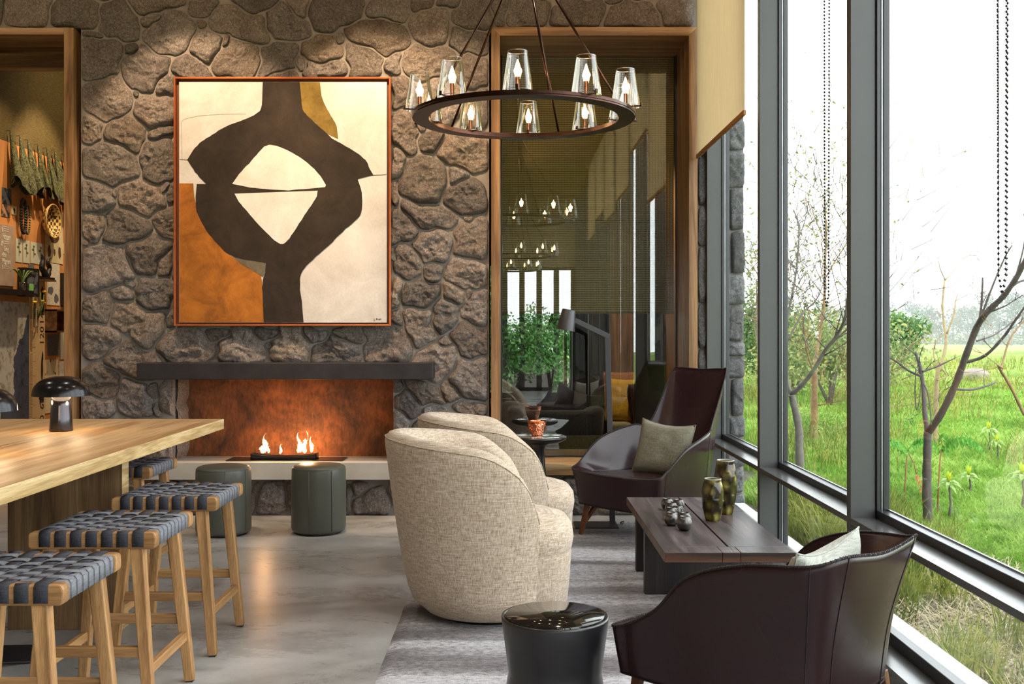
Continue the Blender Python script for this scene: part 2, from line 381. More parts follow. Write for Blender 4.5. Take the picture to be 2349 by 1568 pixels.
# ---- back wall, mortar body round its openings
wb = struct('wall_back', (0, YW, 0))
mb = MB()
Z1 = 4.3; YB = 8.05
DX0, DX1, DZ = -5.2, wx(186), wz(64)
FX0, FX1, FZ0, FZ1 = wx(400), wx(902), 0.398, 1.06
WX0, WX1, WZ0, WZ1 = wx(1122), wx(1598), wz(1088), wz(65)
mb.box(-6.2, DX0, YW, YB, 0, Z1).box(DX0, DX1, YW, YB, DZ, Z1).box(DX1, FX0, YW, YB, 0, Z1)
mb.box(FX0, FX1, YW, YB, 0, 0.27).box(FX0, FX1, YW, YB, FZ1, Z1).box(FX1, WX0, YW, YB, 0, Z1)
mb.box(WX0, WX1, YW, YB, 0, WZ0).box(WX0, WX1, YW, YB, WZ1, Z1).box(WX1, 1.70, YW, YB, -0.5, Z1)
mb.build('mortar_bed', M_MORTAR, wb, (0, YW, 0))

# stones, as (centre x, centre y, half width, half height, turn) read off the wall in pixels of its own plane
S = [(62,25,58,38,0),(180,28,60,36,0),(278,52,52,50,0),(358,8,64,22,0),(352,46,30,15,0),(385,78,60,50,-20),(475,15,33,22,0),(459,53,12,10,0),
(550,58,75,38,8),(590,5,55,22,0),(470,107,41,42,0),(515,95,11,12,0),(537,137,55,42,0),(236,130,48,50,0),(212,75,20,8,0),(297,118,15,16,0),
(338,157,51,53,0),(443,158,52,28,0),(390,200,26,28,0),(245,228,56,44,0),(310,210,11,9,0),(352,252,50,38,0),(216,292,27,33,0),(291,311,48,37,10),
(372,301,30,15,0),(252,375,66,48,8),(360,370,46,48,0),(226,447,41,40,0),(270,440,7,12,0),(330,455,62,37,0),(375,427,9,13,0),(396,443,12,26,0),
(213,521,28,34,0),(293,524,58,45,0),(381,518,30,40,0),(197,557,11,12,0),(340,576,48,53,0),(243,612,61,58,0),(386,607,22,33,0),(291,649,17,9,-15),
(352,672,49,42,0),(277,675,33,18,10),(225,703,38,36,0),(320,745,66,50,10),(398,720,12,36,0),(236,782,48,41,0),(292,774,8,9,0),(296,826,64,42,20),
(424,795,69,40,0),(503,765,42,16,0),(550,792,54,42,0),(618,763,28,16,0),(615,792,8,13,0),(659,791,50,42,0),(722,768,38,18,0),(767,798,55,34,0),
(802,770,36,22,0),(887,788,58,44,0),(969,751,45,47,30),(1020,725,36,40,0),(960,665,46,38,0),(1040,680,30,24,15),(1075,669,8,12,0),(1094,705,30,40,0),
(1078,783,46,37,0),(1023,788,14,17,0),(997,827,52,48,0),(1078,867,46,53,0),(914,886,15,17,0),(982,900,50,33,20),(1035,903,16,30,-35),(933,925,33,28,0),
(993,932,27,20,0),(1080,935,42,17,0),(917,968,20,22,0),(985,975,40,22,0),(1060,985,45,30,0),(1105,1020,30,30,0),(1030,1025,36,24,0),(960,1015,36,22,0),
(1000,1075,45,30,0),(1080,1080,45,32,0),(1000,1140,48,34,0),(1090,1145,42,32,0),(930,1060,30,30,0),(935,1130,34,42,0),
(930,308,36,48,0),(995,326,30,30,0),(1063,350,58,42,0),(911,377,17,40,0),(968,408,54,58,0),(1050,407,30,23,0),(1070,450,46,42,-15),(908,447,11,28,0),
(982,494,64,28,15),(1067,495,13,8,0),(1080,546,42,50,0),(920,524,30,40,0),(992,566,48,34,15),(938,606,36,42,0),(998,625,25,30,25),(1073,627,48,31,0),
(906,585,8,18,0),(908,680,12,40,0),(915,735,16,22,0),(662,56,50,46,0),(690,15,26,30,0),(775,32,70,45,0),(897,25,54,32,0),(640,136,47,43,0),
(736,112,48,35,0),(858,80,80,42,12),(785,93,14,12,0),(835,138,50,42,0),(697,147,12,16,0),(748,158,58,22,0),(908,150,20,26,0),(988,63,50,42,0),
(965,8,26,14,0),(1033,8,36,16,0),(1092,32,52,38,0),(1075,95,48,33,0),(980,140,60,38,0),(1090,165,34,42,0),(1090,245,32,50,0),(928,215,36,38,0),
(1010,240,45,50,0),(962,290,11,11,0),(1212,32,56,34,0),(1285,45,20,22,0),(1340,32,50,34,0),(1405,5,22,10,0),(1456,40,62,36,0),(1550,35,40,36,0),
(1150,30,20,36,0),(236,870,48,40,12),(226,935,37,27,0),(308,913,48,42,0),(359,891,13,18,0),(394,912,22,42,0),(361,937,9,20,0),(330,968,34,14,0),(378,1030,34,26,0),
(320,1050,26,14,0),(220,985,32,22,0),(275,1000,30,22,0),(225,1040,36,30,0),(285,1060,24,26,0),(624,1140,38,40,0),(582,1140,10,38,0),(800,1150,12,36,0),(825,1117,22,16,0),
(853,1150,42,34,0),(700,1140,38,40,0),(755,1142,26,38,0),(540,1140,34,40,0),(480,1135,34,36,0),(430,1145,26,34,0),(380,1120,30,22,0),(385,1160,30,20,0),
(320,1115,34,28,0),(335,1160,34,20,0),(265,1130,26,34,0),(215,1110,26,30,0),(215,1160,28,22,0),(1165,1140,34,38,0),(1240,1140,46,40,0),(1330,1140,48,40,0),(1425,1140,50,38,0),
(1520,1140,46,38,0),(1590,1140,26,36,0),(660,192,50,28,0),(60,-40,50,30,0),(150,-42,48,30,0),(250,-35,52,34,0),(350,-45,50,34,0),(450,-35,54,34,0),(560,-48,50,32,0),
(660,-42,56,32,0),(760,-50,50,32,0),(860,-40,54,32,0),(960,-42,50,34,0),(1060,-40,54,32,0),(1160,-45,50,32,0),(1260,-35,54,32,0),(1360,-42,50,32,0),(1460,-42,54,34,0),(1560,-40,50,34,0),
(0,-5,24,60,0),(-60,10,45,50,0)]
for j_ in range(6):
    for i_ in range(5): S.append((447 + i_ * 98 + (49 if j_ % 2 else 0) * (i_ < 4) + 6 * math.sin(i_ * 5 + j_), 232 + j_ * 92 + 9 * math.sin(i_ * 3 + j_ * 2), 50, 46, 0))
SA = np.array(S, float)
cx, cy, hx, hy = SA[:, 0], SA[:, 1], SA[:, 2], SA[:, 3]; an = np.radians(SA[:, 4])
holes = [(-900, 66, 187, 1300), (400, 868, 902, 1100), (1122, 64, 1598, 1087), (1598, 64, 1700, 1087)]
bounds = (-110, -90, 1598, 1181)
NA = 48; steps = np.arange(3, 130, 1.5); ang = np.linspace(0, 2 * np.pi, NA, endpoint=False)
def metric(px, py):
    # domain warp so that the joints wander
    wxp = px + 7 * np.sin(py * 0.045 + 1.3 * np.sin(px * 0.03)) + 2.5 * np.sin(py * 0.13 + px * 0.05)
    wyp = py + 6 * np.sin(px * 0.05 + 1.1 * np.sin(py * 0.04)) + 2.5 * np.sin(px * 0.12 - py * 0.06)
    dx = wxp[..., None] - cx; dy = wyp[..., None] - cy
    u = dx * np.cos(an) + dy * np.sin(an); v = -dx * np.sin(an) + dy * np.cos(an)
    return (np.abs(u / hx) ** 2.4 + np.abs(v / hy) ** 2.4) ** (1 / 2.4)
def unwarp(i):
    # iterate to find the point whose warped image is the stone's centre
    x, y = cx[i], cy[i]
    for _ in range(12):
        wxp = x + 7 * math.sin(y * 0.045 + 1.3 * math.sin(x * 0.03)) + 2.5 * math.sin(y * 0.13 + x * 0.05)
        wyp = y + 6 * math.sin(x * 0.05 + 1.1 * math.sin(y * 0.04)) + 2.5 * math.sin(x * 0.12 - y * 0.06)
        x += 0.8 * (cx[i] - wxp); y += 0.8 * (cy[i] - wyp)
    return x, y
def outline(i):
    x0, y0 = unwarp(i)
    P = steps[:, None]; px = x0 + P * np.cos(ang); py = y0 + P * np.sin(ang)
    d = metric(px, py); own = d[..., i].copy(); d[..., i] = 1e9
    bad = (own > d.min(-1) - 0.015) | (own > 1.22)
    for (a_, b_, c_, d_) in holes: bad |= (px > a_) & (px < c_) & (py > b_) & (py < d_)
    bad |= (px < bounds[0]) | (px > bounds[2]) | (py < bounds[1]) | (py > bounds[3])
    idx = np.where(bad.any(0), bad.argmax(0), len(steps) - 1)
    r_ = steps[np.maximum(idx - 1, 0)].astype(float)
    r_ = np.minimum(r_, np.minimum(np.roll(r_, 1), np.roll(r_, -1)) * 1.5 + 4)
    g = 2.2 if hx[i] > 25 else 1.4
    r_ = 0.16 * np.roll(r_, 1) + 0.68 * r_ + 0.16 * np.roll(r_, -1) - g
    return x0, y0, r_
def rock(name, ctr, dirs, rad, yf, h, mat, parent, off, seed, rings=12, rough=1.0, depth=0.05):
    """dirs: unit XZ vectors, rad: metres; a lumpy stone face bulging towards -Y from yf"""
    n = len(rad); mb = MB(); vs = []; sv = Vector((seed * 3.1, seed * 1.7, 0))
    tilt = (math.sin(seed * 2.3) * 0.12, math.cos(seed * 1.9) * 0.12)
    mr = float(np.mean(rad))
    for j in range(rings + 1):
        t = j / rings
        tt = t ** 0.85
        dome = h * (1 - tt ** 5.0) ** 0.6 if t < 1 else 0.0
        for k in range(n):
            x = ctr[0] + dirs[k][0] * rad[k] * tt; z = ctr[1] + dirs[k][1] * rad[k] * tt
            p = Vector((x, z, 0)) * 1.0 + sv
            e = (1 - t ** 6)
            nz = noise.noise(p * 5.5) * 0.030 + abs(noise.noise(p * 12)) * -0.024 + noise.noise(p * 26) * 0.013 + noise.noise(p * 50) * 0.009 + noise.noise(p * 85) * 0.005
            y = yf - dome - nz * rough * e * min(1, mr / 0.09) - (tilt[0] * (x - ctr[0]) + tilt[1] * (z - ctr[1])) * e
            if 0.55 < t < 1:
                jx = noise.noise(p * 30 + Vector((9, 9, 9))) * 0.004
                x += jx; z += jx
            vs.append((x, min(y, yf + 0.005), z))
    for k in range(n):
        x = ctr[0] + dirs[k][0] * rad[k]; z = ctr[1] + dirs[k][1] * rad[k]
        vs.append((x, yf + depth, z))
    fs = []
    for j in range(rings + 1):
        for k in range(n):
            a_, b_ = j * n + k, j * n + (k + 1) % n
            if j == 0: continue
            if j <= rings - 0 and j < rings + 1:
                c_, d_ = (j - 1) * n + (k + 1) % n, (j - 1) * n + k
                fs.append((a_, b_, c_, d_))
    last = (rings + 1) * n
    for k in range(n): fs.append((last + k, last + (k + 1) % n, rings * n + (k + 1) % n, rings * n + k))
    mb.add(vs, fs, True)
    o = mb.build(name, mat, parent, off, rec=False)
    bm = bmesh.new(); bm.from_mesh(o.data); bmesh.ops.remove_doubles(bm, verts=bm.verts, dist=0.0004); bmesh.ops.recalc_face_normals(bm, faces=bm.faces); bm.to_mesh(o.data); bm.free()
    return o
for i in range(len(S)):
    x0, y0, r_ = outline(i)
    if np.median(r_) < 4: continue
    r_ = np.maximum(r_, 2.0)
    h = (0.022 + 0.02 * rng.rand()) * min(1, np.mean(r_) / 22)
    if y0 < 150: h *= 0.75
    rock('stone', (wx(x0), wz(y0)), [(math.cos(a_), -math.sin(a_)) for a_ in ang], r_ * K, YW - 0.012, h, M_STONE, wb, (0, YW, 0), i + 1)
# dressed stones: strip between oak frame and glass wall, and the pier that goes on outside
def block(x0, x1, z0, z1, yf, seed, mat, h=0.02, parent=None, n=32):
    c = ((x0 + x1) / 2, (z0 + z1) / 2); a = (x1 - x0) / 2 - 0.004; b = (z1 - z0) / 2 - 0.006
    dirs = []; rad = []
    for k in range(n):
        t = 2 * math.pi * (k + 0.5) / n; ct, st = math.cos(t), math.sin(t)
        q = 1.0 / ((abs(ct) / a) ** 9 + (abs(st) / b) ** 9) ** (1 / 9)
        # directions towards evenly spread border points of a rounded box
        dirs.append((ct, st)); rad.append(q * (1 + 0.02 * math.sin(seed + k * 1.7)))
    rock('stone', c, dirs, np.array(rad), yf, h, mat, parent or wb, (0, YW, 0), seed, 6, 0.8)
ys = [64, 170, 262, 358, 472, 566, 696, 800, 905, 1010, 1087]
for j in range(len(ys) - 1): block(wx(1598) + 0.002, wx(1621), wz(ys[j + 1]), wz(ys[j]), YW - 0.02, 300 + j, M_STONEG)
ys = [-60, 60, 165, 275, 346, 432, 529, 629, 700, 784, 818, 868, 955, 1002, 1072, 1130, 1200]
for j in range(len(ys) - 1):
    e = 0.01 * math.sin(j * 2.1)
    if j % 3 == 1: block(1.535, 1.70 + e, wz(ys[j + 1]), wz(ys[j]), YW - 0.02, 330 + j, M_STONEG, 0.03)
    else:
        sp = 1.585 + 0.02 * math.sin(j * 1.3)
        block(1.535, sp, wz(ys[j + 1]), wz(ys[j]), YW - 0.01, 330 + j, M_STONEG, 0.02); block(sp, 1.71 + e, wz(ys[j + 1]), wz(ys[j]), YW - 0.02, 360 + j, M_STONEG, 0.03)
# left cheek of the firebox: stones laid into the opening
zz = [0.40, 0.62, 0.80, 1.06]
for j in range(3):
    mbk = MB(); rr_ = []
    n1, n2 = 9, 7
    rows = []
    for a_ in range(n1):
        row = []
        for b_ in range(n2):
            y = 7.66 + 0.27 * b_ / (n2 - 1); z = zz[j] + 0.004 + (zz[j + 1] - zz[j] - 0.008) * a_ / (n1 - 1)
            e = min(a_, n1 - 1 - a_, 2) / 2 * min(b_ + 1, n2 - b_, 2) / 2
            x = FX0 + 0.006 + 0.03 * e + noise.noise(Vector((y * 9, z * 9, j))) * 0.02 * e
            row.append((x, y, z))
        rows.append(row)
    mbk.grid(rows)
    b0 = len(mbk.v)
    mbk.box(FX0 - 0.05, FX0 + 0.008, 7.66, 7.93, zz[j] + 0.004, zz[j + 1] - 0.004)
    mbk.build('stone', M_STONE, wb, (0, YW, 0))

# ---- fireplace: corten back, concrete hearth, steel mantel
m, nt, bs = newmat('rusted_steel')
mp = coords(nt); a = noise_t(nt, mp, 3.5, 8, 0.65, 0.6); b = noise_t(nt, coords(nt, (1, 1, 0.35)), 38, 6, 0.75)
r1 = ramp(nt, a.outputs['Fac'], [(0.3, hexc(50, 32, 22)), (0.45, hexc(98, 57, 30)), (0.6, hexc(136, 79, 38)), (0.75, hexc(156, 94, 48))])
r2 = ramp(nt, b.outputs['Fac'], [(0.32, (0.3, 0.28, 0.26, 1)), (0.55, (1, 1, 1, 1)), (0.8, (1.4, 1.4, 1.3, 1))])
nt.links.new(mix(nt, r1.outputs['Color'], r2.outputs['Color'], 0.75, 'MULTIPLY'), bs.inputs['Base Color'])
bs.inputs['Roughness'].default_value = 0.75; bump(nt, bs, b.outputs['Fac'], 0.4, 0.004)
M_RUST = m
FP = thing('fireplace', 'open gas fireplace in the stone wall rusted back and pale hearth', 'fireplace', (-1.66, 7.6, 0))
off = (-1.66, 7.6, 0)
bk = MB().box(FX0, FX1, 7.92, 7.94, 0.35, 1.07).box(FX0, FX1, 7.66, 7.92, 1.065, 1.08).box(FX1, FX1 + 0.012, 7.66, 7.92, 0.40, 1.07)
bk.build('rusted_back_panel', M_RUST, FP, off)
M_HEARTH = m_plain('hearth_concrete', hexc(160, 158, 153), 0.7, 0, 0.1, 5, 0.15, 80)
MB().box(wx(330), -0.66, 7.53, 7.648, 0.272, 0.398).box(FX0 + .002, FX1 - .002, 7.648, 7.92, 0.272, 0.398).build('hearth_slab', M_HEARTH, FP, off, 0.004)
M_MANTEL = m_plain('waxed_steel', hexc(46, 42, 44), 0.45, 0.35, 0.35, 6, 0.15, 40)
q = 7.42
MB().box((313 - VX) * q / FOC, (993 - VX) * q / FOC, q, 7.64, H0 - (870 - VY) * q / FOC, H0 - (832 - VY) * q / FOC).build('mantel', M_MANTEL, FP, off, 0.004)
# burner
bx0 = (519 - VX) * 7.62 / FOC; bx1 = (787 - VX) * 7.62 / FOC
MB().box(bx0, bx1, 7.60, 7.82, 0.399, 0.404).build('burner_plate', M_BLACK, FP, off)
c0 = (578 - VX) * 7.7 / FOC; c1 = (728 - VX) * 7.7 / FOC
prof = [(c0, 0.404)] + [(c1, 0.404)] + [(c1, 0.447)] + [(c1 + (c0 - c1) * t, 0.447 - 0.022 * math.sin(math.pi * t) ** 0.7) for t in (0.05, 0.15, 0.3, 0.5, 0.7, 0.85, 0.95)] + [(c0, 0.447)]
MB().prism(prof, 7.655, 7.661).prism(prof, 7.745, 7.751).box(c0, c1, 7.655, 7.75, 0.404, 0.41).box(c0, c0 + .004, 7.655, 7.75, 0.404, 0.447).box(c1 - .004, c1, 7.655, 7.75, 0.404, 0.447).build('burner_trough', M_BLACK, FP, off)
# flames: bent tongues of burning gas
m = bpy.data.materials.new('flame'); m.use_nodes = True; nt = m.node_tree; nt.nodes.clear()
o_ = nt.nodes.new('ShaderNodeOutputMaterial'); e_ = nt.nodes.new('ShaderNodeEmission'); t_ = nt.nodes.new('ShaderNodeBsdfTransparent'); mx = nt.nodes.new('ShaderNodeMixShader')
lw = N(nt, 'ShaderNodeLayerWeight', Blend=0.5); nn = noise_t(nt, coords(nt, (1, 1, 0.35)), 26, 3, 0.6, 1.2)
cr_ = ramp(nt, lw.outputs['Facing'], [(0.0, (1, 0.80, 0.45, 1)), (0.4, (1, 0.52, 0.16, 1)), (0.85, (1, 0.25, 0.04, 1))]); nt.links.new(cr_.outputs['Color'], e_.inputs['Color']); e_.inputs['Strength'].default_value = 5.0
ad = N(nt, 'ShaderNodeMath', operation='MULTIPLY_ADD'); nt.links.new(nn.outputs['Fac'], ad.inputs[0]); ad.inputs[1].default_value = 1.6; nt.links.new(lw.outputs['Facing'], ad.inputs[2])
rf = ramp(nt, ad.outputs[0], [(0.75, (0.95, 0.95, 0.95, 1)), (1.5, (0.0, 0.0, 0.0, 1))]); nt.links.new(rf.outputs['Color'], mx.inputs[0])
nt.links.new(t_.outputs[0], mx.inputs[1]); nt.links.new(e_.outputs[0], mx.inputs[2]); nt.links.new(mx.outputs[0], o_.inputs['Surface'])
M_FLAME = m
def tongue(mb, px0, px1, pyb, pyt, w, bend, Y):
    w *= 1.3; b = PW(px0, pyb, Y); t = PW(px1, pyt, Y); n = 14; pts = []; rad = []
    for i in range(n + 1):
        s_ = i / n; p = b.lerp(t, s_); p = p + Vector((bend * math.sin(s_ * 6.0) * w, 0, 0)); pts.append(p)
        rad.append(max(0.0008, w * (math.sin(math.pi * min(1, s_ * 0.75 + 0.22)) ** 1.2) * (1 - s_ ** 2.2) + 0.0006))
    mb.tube(pts, rad, 10, True)
F = [[(600, 613, 1038, 992, 0.028, 0.5), (606, 600, 1038, 1012, 0.02, -0.6)], [(615, 618, 1038, 1022, 0.010, 0.3)], [(641, 646, 1040, 1018, 0.013, 0.4)],
     [(688, 686, 1038, 990, 0.022, 0.5), (702, 700, 1038, 987, 0.030, -0.5), (712, 715, 1037, 1000, 0.020, 0.4), (680, 690, 1038, 1008, 0.02, 0.5)]]
for g in F:
    mb = MB()
    for t in g: tongue(mb, t[0], t[1], t[2], t[3], t[4], t[5], 7.70)
    mb.build('flame', M_FLAME, FP, off)
lamp('fire_glow', 'POINT', (PW(700, 1010, 7.70) - Vector(off)), 6.5, (1, 0.50, 0.20), size=0.05, parent=FP)
lamp('fire_glow', 'POINT', (PW(604, 1018, 7.70) - Vector(off)), 2.6, (1, 0.50, 0.20), size=0.04, parent=FP)

# ---- oak doorway to the exhibit room, on the left
d1 = struct('door_1', (-4.2, YW, 0)); off = (-4.2, YW, 0)
xr, xl = wx(175), wx(153)
MB().box(xl, xr, 7.60, 8.12, 0, wz(68)).build('door_post', M_OAKZ, d1, off, 0.003)
MB().box(-5.2, -5.13, 7.60, 8.12, 0, wz(68)).build('door_post', M_OAKZ, d1, off, 0.003)
MB().box(-5.13, xl, 7.60, 8.12, wz(84), wz(68)).build('head_beam', M_OAKX, d1, off, 0.003)
zb1 = H0 - (155 - VY) * 8.0 / FOC; zb2 = H0 - (122 - VY) * 8.0 / FOC
MB().box(-5.13, xl, 8.0, 8.12, zb1, zb2).build('inner_beam', M_OAKX, d1, off, 0.003)
# ---- oak window in the stone wall, on the right
w6 = struct('window_6', (0.6, YW, 0)); off = (0.6, YW, 0)
a0, a1, b0, b1 = wx(1127), wx(1597), wx(1147), wx(1577); zt, zt2, zs, zs2 = wz(67), wz(87), wz(1087), wz(1067)
MB().prism([(a0, zs), (b0, zs2), (b0, zt2), (a0, zt)], 7.59, 8.17).build('frame_post', M_OAKZ, w6, off, 0.002)
MB().prism([(b1, zs2), (a1, zs), (a1, zt), (b1, zt2)], 7.59, 8.17).build('frame_post', M_OAKZ, w6, off, 0.002)
MB().prism([(a0, zt), (b0, zt2), (b1, zt2), (a1, zt)], 7.59, 8.17).build('head_beam', M_OAKX, w6, off, 0.002)
MB().prism([(a0, zs), (a1, zs), (b1, zs2), (b0, zs2)], 7.59, 8.17).build('sill_board', m_wood('oak_sill', hexc(150, 116, 74), hexc(184, 150, 106), hexc(204, 172, 128), 'X'), w6, off, 0.002)
YG = 8.15
MB().box(b0, b1, YG - 0.004, YG + 0.004, zs2, zt2).build('pane', M_GLASS2, w6, off)
MB().box(b0, b0 + 0.012, YG - 0.02, YG - 0.006, zs2, zt2).box(b1 - 0.012, b1, YG - 0.02, YG - 0.006, zs2, zt2).box(b0, b1, YG - 0.02, YG - 0.006, zs2, zs2 + 0.012).build('glazing_bead', M_GASKET, w6, off)
# woven shade hanging behind that pane
m = bpy.data.materials.new('woven_shade'); m.use_nodes = True; nt = m.node_tree; bs = nt.nodes['Principled BSDF']
mp = coords(nt, (1, 1, 1)); sx = nt.nodes.new('ShaderNodeSeparateXYZ'); nt.links.new(mp.outputs[0], sx.inputs[0])
def stripe(out, freq):
    a_ = N(nt, 'ShaderNodeMath', operation='MULTIPLY'); a_.inputs[1].default_value = freq; nt.links.new(out, a_.inputs[0])
    b_ = N(nt, 'ShaderNodeMath', operation='FRACT'); nt.links.new(a_.outputs[0], b_.inputs[0]); return b_
z_ = stripe(sx.outputs['Z'], 57); x_ = stripe(sx.outputs['X'], 44)
g1 = N(nt, 'ShaderNodeMath', operation='GREATER_THAN'); g1.inputs[1].default_value = 0.40; nt.links.new(z_.outputs[0], g1.inputs[0])
cc = ramp(nt, z_.outputs[0], [(0.0, hexc(66, 58, 28)), (0.45, hexc(160, 142, 84)), (0.9, hexc(190, 170, 108))])
nz = noise_t(nt, coords(nt, (3, 3, 60)), 4, 4); c_ = mix(nt, cc.outputs['Color'], ramp(nt, nz.outputs['Fac'], [(0.3, (0.6, 0.6, 0.6, 1)), (0.7, (1.1, 1.1, 1.1, 1))]).outputs['Color'], 0.7, 'MULTIPLY')
nt.links.new(c_, bs.inputs['Base Color']); bs.inputs['Roughness'].default_value = 0.9
g2 = N(nt, 'ShaderNodeMath', operation='GREATER_THAN'); g2.inputs[1].default_value = 0.35; nt.links.new(x_.outputs[0], g2.inputs[0])
g3 = N(nt, 'ShaderNodeMath', operation='MAXIMUM'); nt.links.new(g1.outputs[0], g3.inputs[0]); nt.links.new(g2.outputs[0], g3.inputs[1])
al = N(nt, 'ShaderNodeMapRange'); al.inputs['To Min'].default_value = 0.3; al.inputs['To Max'].default_value = 0.93; nt.links.new(g3.outputs[0], al.inputs['Value'])
nt.links.new(al.outputs[0], bs.inputs['Alpha'])
M_WOVEN = m
ws = thing('woven_blind', 'olive woven mesh blind half drawn behind the oak framed inner window', 'blind', (0.6, 8.24, 0))
zsb = H0 - (716 - VY) * 8.24 / FOC
MB().box(b0 - 0.02, b1 - 0.01, 8.238, 8.241, zsb, zt2 + 0.02).build('blind_fabric', M_WOVEN, ws, (0.6, 8.24, 0))
MB().box(b0 - 0.02, b1 - 0.01, 8.232, 8.246, zsb - 0.012, zsb).build('hem_bar', m_plain('brass_brown', hexc(92, 76, 40), 0.5, 0.3), ws, (0.6, 8.24, 0))
def chain(name, label, cat, P, zt_, zb_, spread, group=None, r_=0.0045, step=0.0150, sideY=True, loc=None):
    P = Vector(P); mb = MB(); n = int((zt_ - zb_) / step); pts = []
    ph = [(0, 0)]
    for sgn in (-1, 1):
        for i in range(n):
            z = zt_ - i * step; sp = spread * (1 - 0.35 * (i / n) ** 2)
            if n - i < 4: sp *= (n - i) / 4.5
            pts.append((P.x + (0 if sideY else sgn * sp), P.y + (sgn * sp if sideY else 0), z))
    for p in pts:
        v = [(p[0] + r_, p[1], p[2]), (p[0], p[1] + r_, p[2]), (p[0] - r_, p[1], p[2]), (p[0], p[1] - r_, p[2]), (p[0], p[1], p[2] + r_ * 1.1), (p[0], p[1], p[2] - r_ * 1.1)]
        mb.add(v, [(0, 1, 4), (1, 2, 4), (2, 3, 4), (3, 0, 4), (1, 0, 5), (2, 1, 5), (3, 2, 5), (0, 3, 5)])
    for sgn in (-1, 1):
        dx, dy = (0, sgn * spread) if sideY else (sgn * spread, 0)
        mb.beam((P.x + dx, P.y + dy, zt_), (P.x + dx * 0.65, P.y + dy * 0.65, zb_ + step * 4), 0.0011, 0.0011)
    o = mb.build(name, M_GASKET); tag(o, label, cat, group); return o
chain('bead_chain', 'looped bead chain of the woven blind behind the inner window', 'chain', PW(1470, 600, 8.20), zt2, PW(0, 745, 8.20).z, 0.02, None, 0.0030, 0.014, False)

# ---- glass wall along the right side
XG = 1.42
def MY(k): return 7.575 - 1.6 * k
M_SILL = m_plain('sill_paint', hexc(70, 70, 70), 0.22, 0.0, 0.05, 3, spec=0.8)
for k in range(1, 10):
    w = struct('window_%d' % (k if k < 6 else k + 2), (XG + .1, MY(k), 0)); off = (XG + .1, MY(k), 0)
    y0, y1 = MY(k), MY(k - 1)
    fins = [y0] + ([y1] if k == 1 else [])
    for yy in fins:
        t_ = 0.028
        ya, yb = (yy, yy + 0.05)
        if yy > 7.5: ya, yb = yy, 7.645
        MB().box(XG, XG + 0.105, ya, yb, 0.0, 4.3).build('mullion', M_STEEL, w, off, 0.002)
        MB().box(XG + 0.105, XG + 0.125, ya - 0.012, yb + 0.012, 0.09, 4.3).box(XG + 0.13, XG + 0.158, ya - 0.02, yb + 0.02, 0.09, 4.3).build('gasket_strip', M_GASKET, w, off, 0.003)
        MB().box(XG + 0.124, XG + 0.131, ya - 0.016, yb + 0.016, 0.14, 4.3).build('spacer_strip', M_SILVER, w, off)
    ya, yb = y0 + 0.05, (y1 if k > 1 else MY(0))
    MB().box(XG, XG + 0.105, ya, yb, 0.540, 0.566).build('transom', M_SILL, w, off, 0.002)
    MB().box(XG + 0.105, XG + 0.15, ya, yb, 0.525, 0.60).build('transom_gasket', M_GASKET, w, off, 0.003)
    MB().box(XG + 0.146, XG + 0.153, ya, yb, 0.60, 0.606).build('glazing_bead', M_SILVER, w, off)
    MB().box(XG - 0.0, XG + 0.105, ya, yb, 0.0, 0.085).build('sill_rail', M_SILL, w, off, 0.002)
    MB().box(XG + 0.105, XG + 0.15, ya, yb, 0.0, 0.135).build('sill_gasket', M_GASKET, w, off, 0.003)
    MB().box(XG + 0.138, XG + 0.142, ya, yb, 0.60, 4.3).build('upper_pane', M_GLASS, w, off)
    MB().box(XG + 0.138, XG + 0.142, ya, yb, 0.135, 0.53).build('lower_pane', M_GLASS, w, off)
    MB().box(XG + 0.16, XG + 0.27, ya - .05, yb, -0.05, 0.10).build('outer_sill', m_plain('outer_sill', hexc(190, 190, 188), 0.6) if k == 1 else bpy.data.materials['outer_sill'], w, off)
# roller blinds
m, nt, bs = newmat('linen_blind')
n = noise_t(nt, coords(nt, (60, 6, 1)), 6, 4, 0.6); n2 = noise_t(nt, coords(nt), 300, 2)
r_ = ramp(nt, n.outputs['Fac'], [(0.35, hexc(190, 178, 156)), (0.65, hexc(208, 198, 178))]); nt.links.new(r_.outputs['Color'], bs.inputs['Base Color'])
bs.inputs['Roughness'].default_value = 0.9; bs.inputs['Transmission Weight'].default_value = 0.0
tr = nt.nodes.new('ShaderNodeBsdfTranslucent'); tr.inputs['Color'].default_value = hexc(222, 206, 180); mxs = nt.nodes.new('ShaderNodeMixShader'); mxs.inputs[0].default_value = 0.62
ou = [q for q in nt.nodes if q.type == 'OUTPUT_MATERIAL'][0]; nt.links.new(bs.outputs[0], mxs.inputs[1]); nt.links.new(tr.outputs[0], mxs.inputs[2]); nt.links.new(mxs.outputs[0], ou.inputs['Surface'])
bump(nt, bs, n2.outputs['Fac'], 0.4, 0.002)
M_BLIND = m
M_HEM = m_plain('hem_wood', hexc(150, 100, 56), 0.5)
XB = 1.345
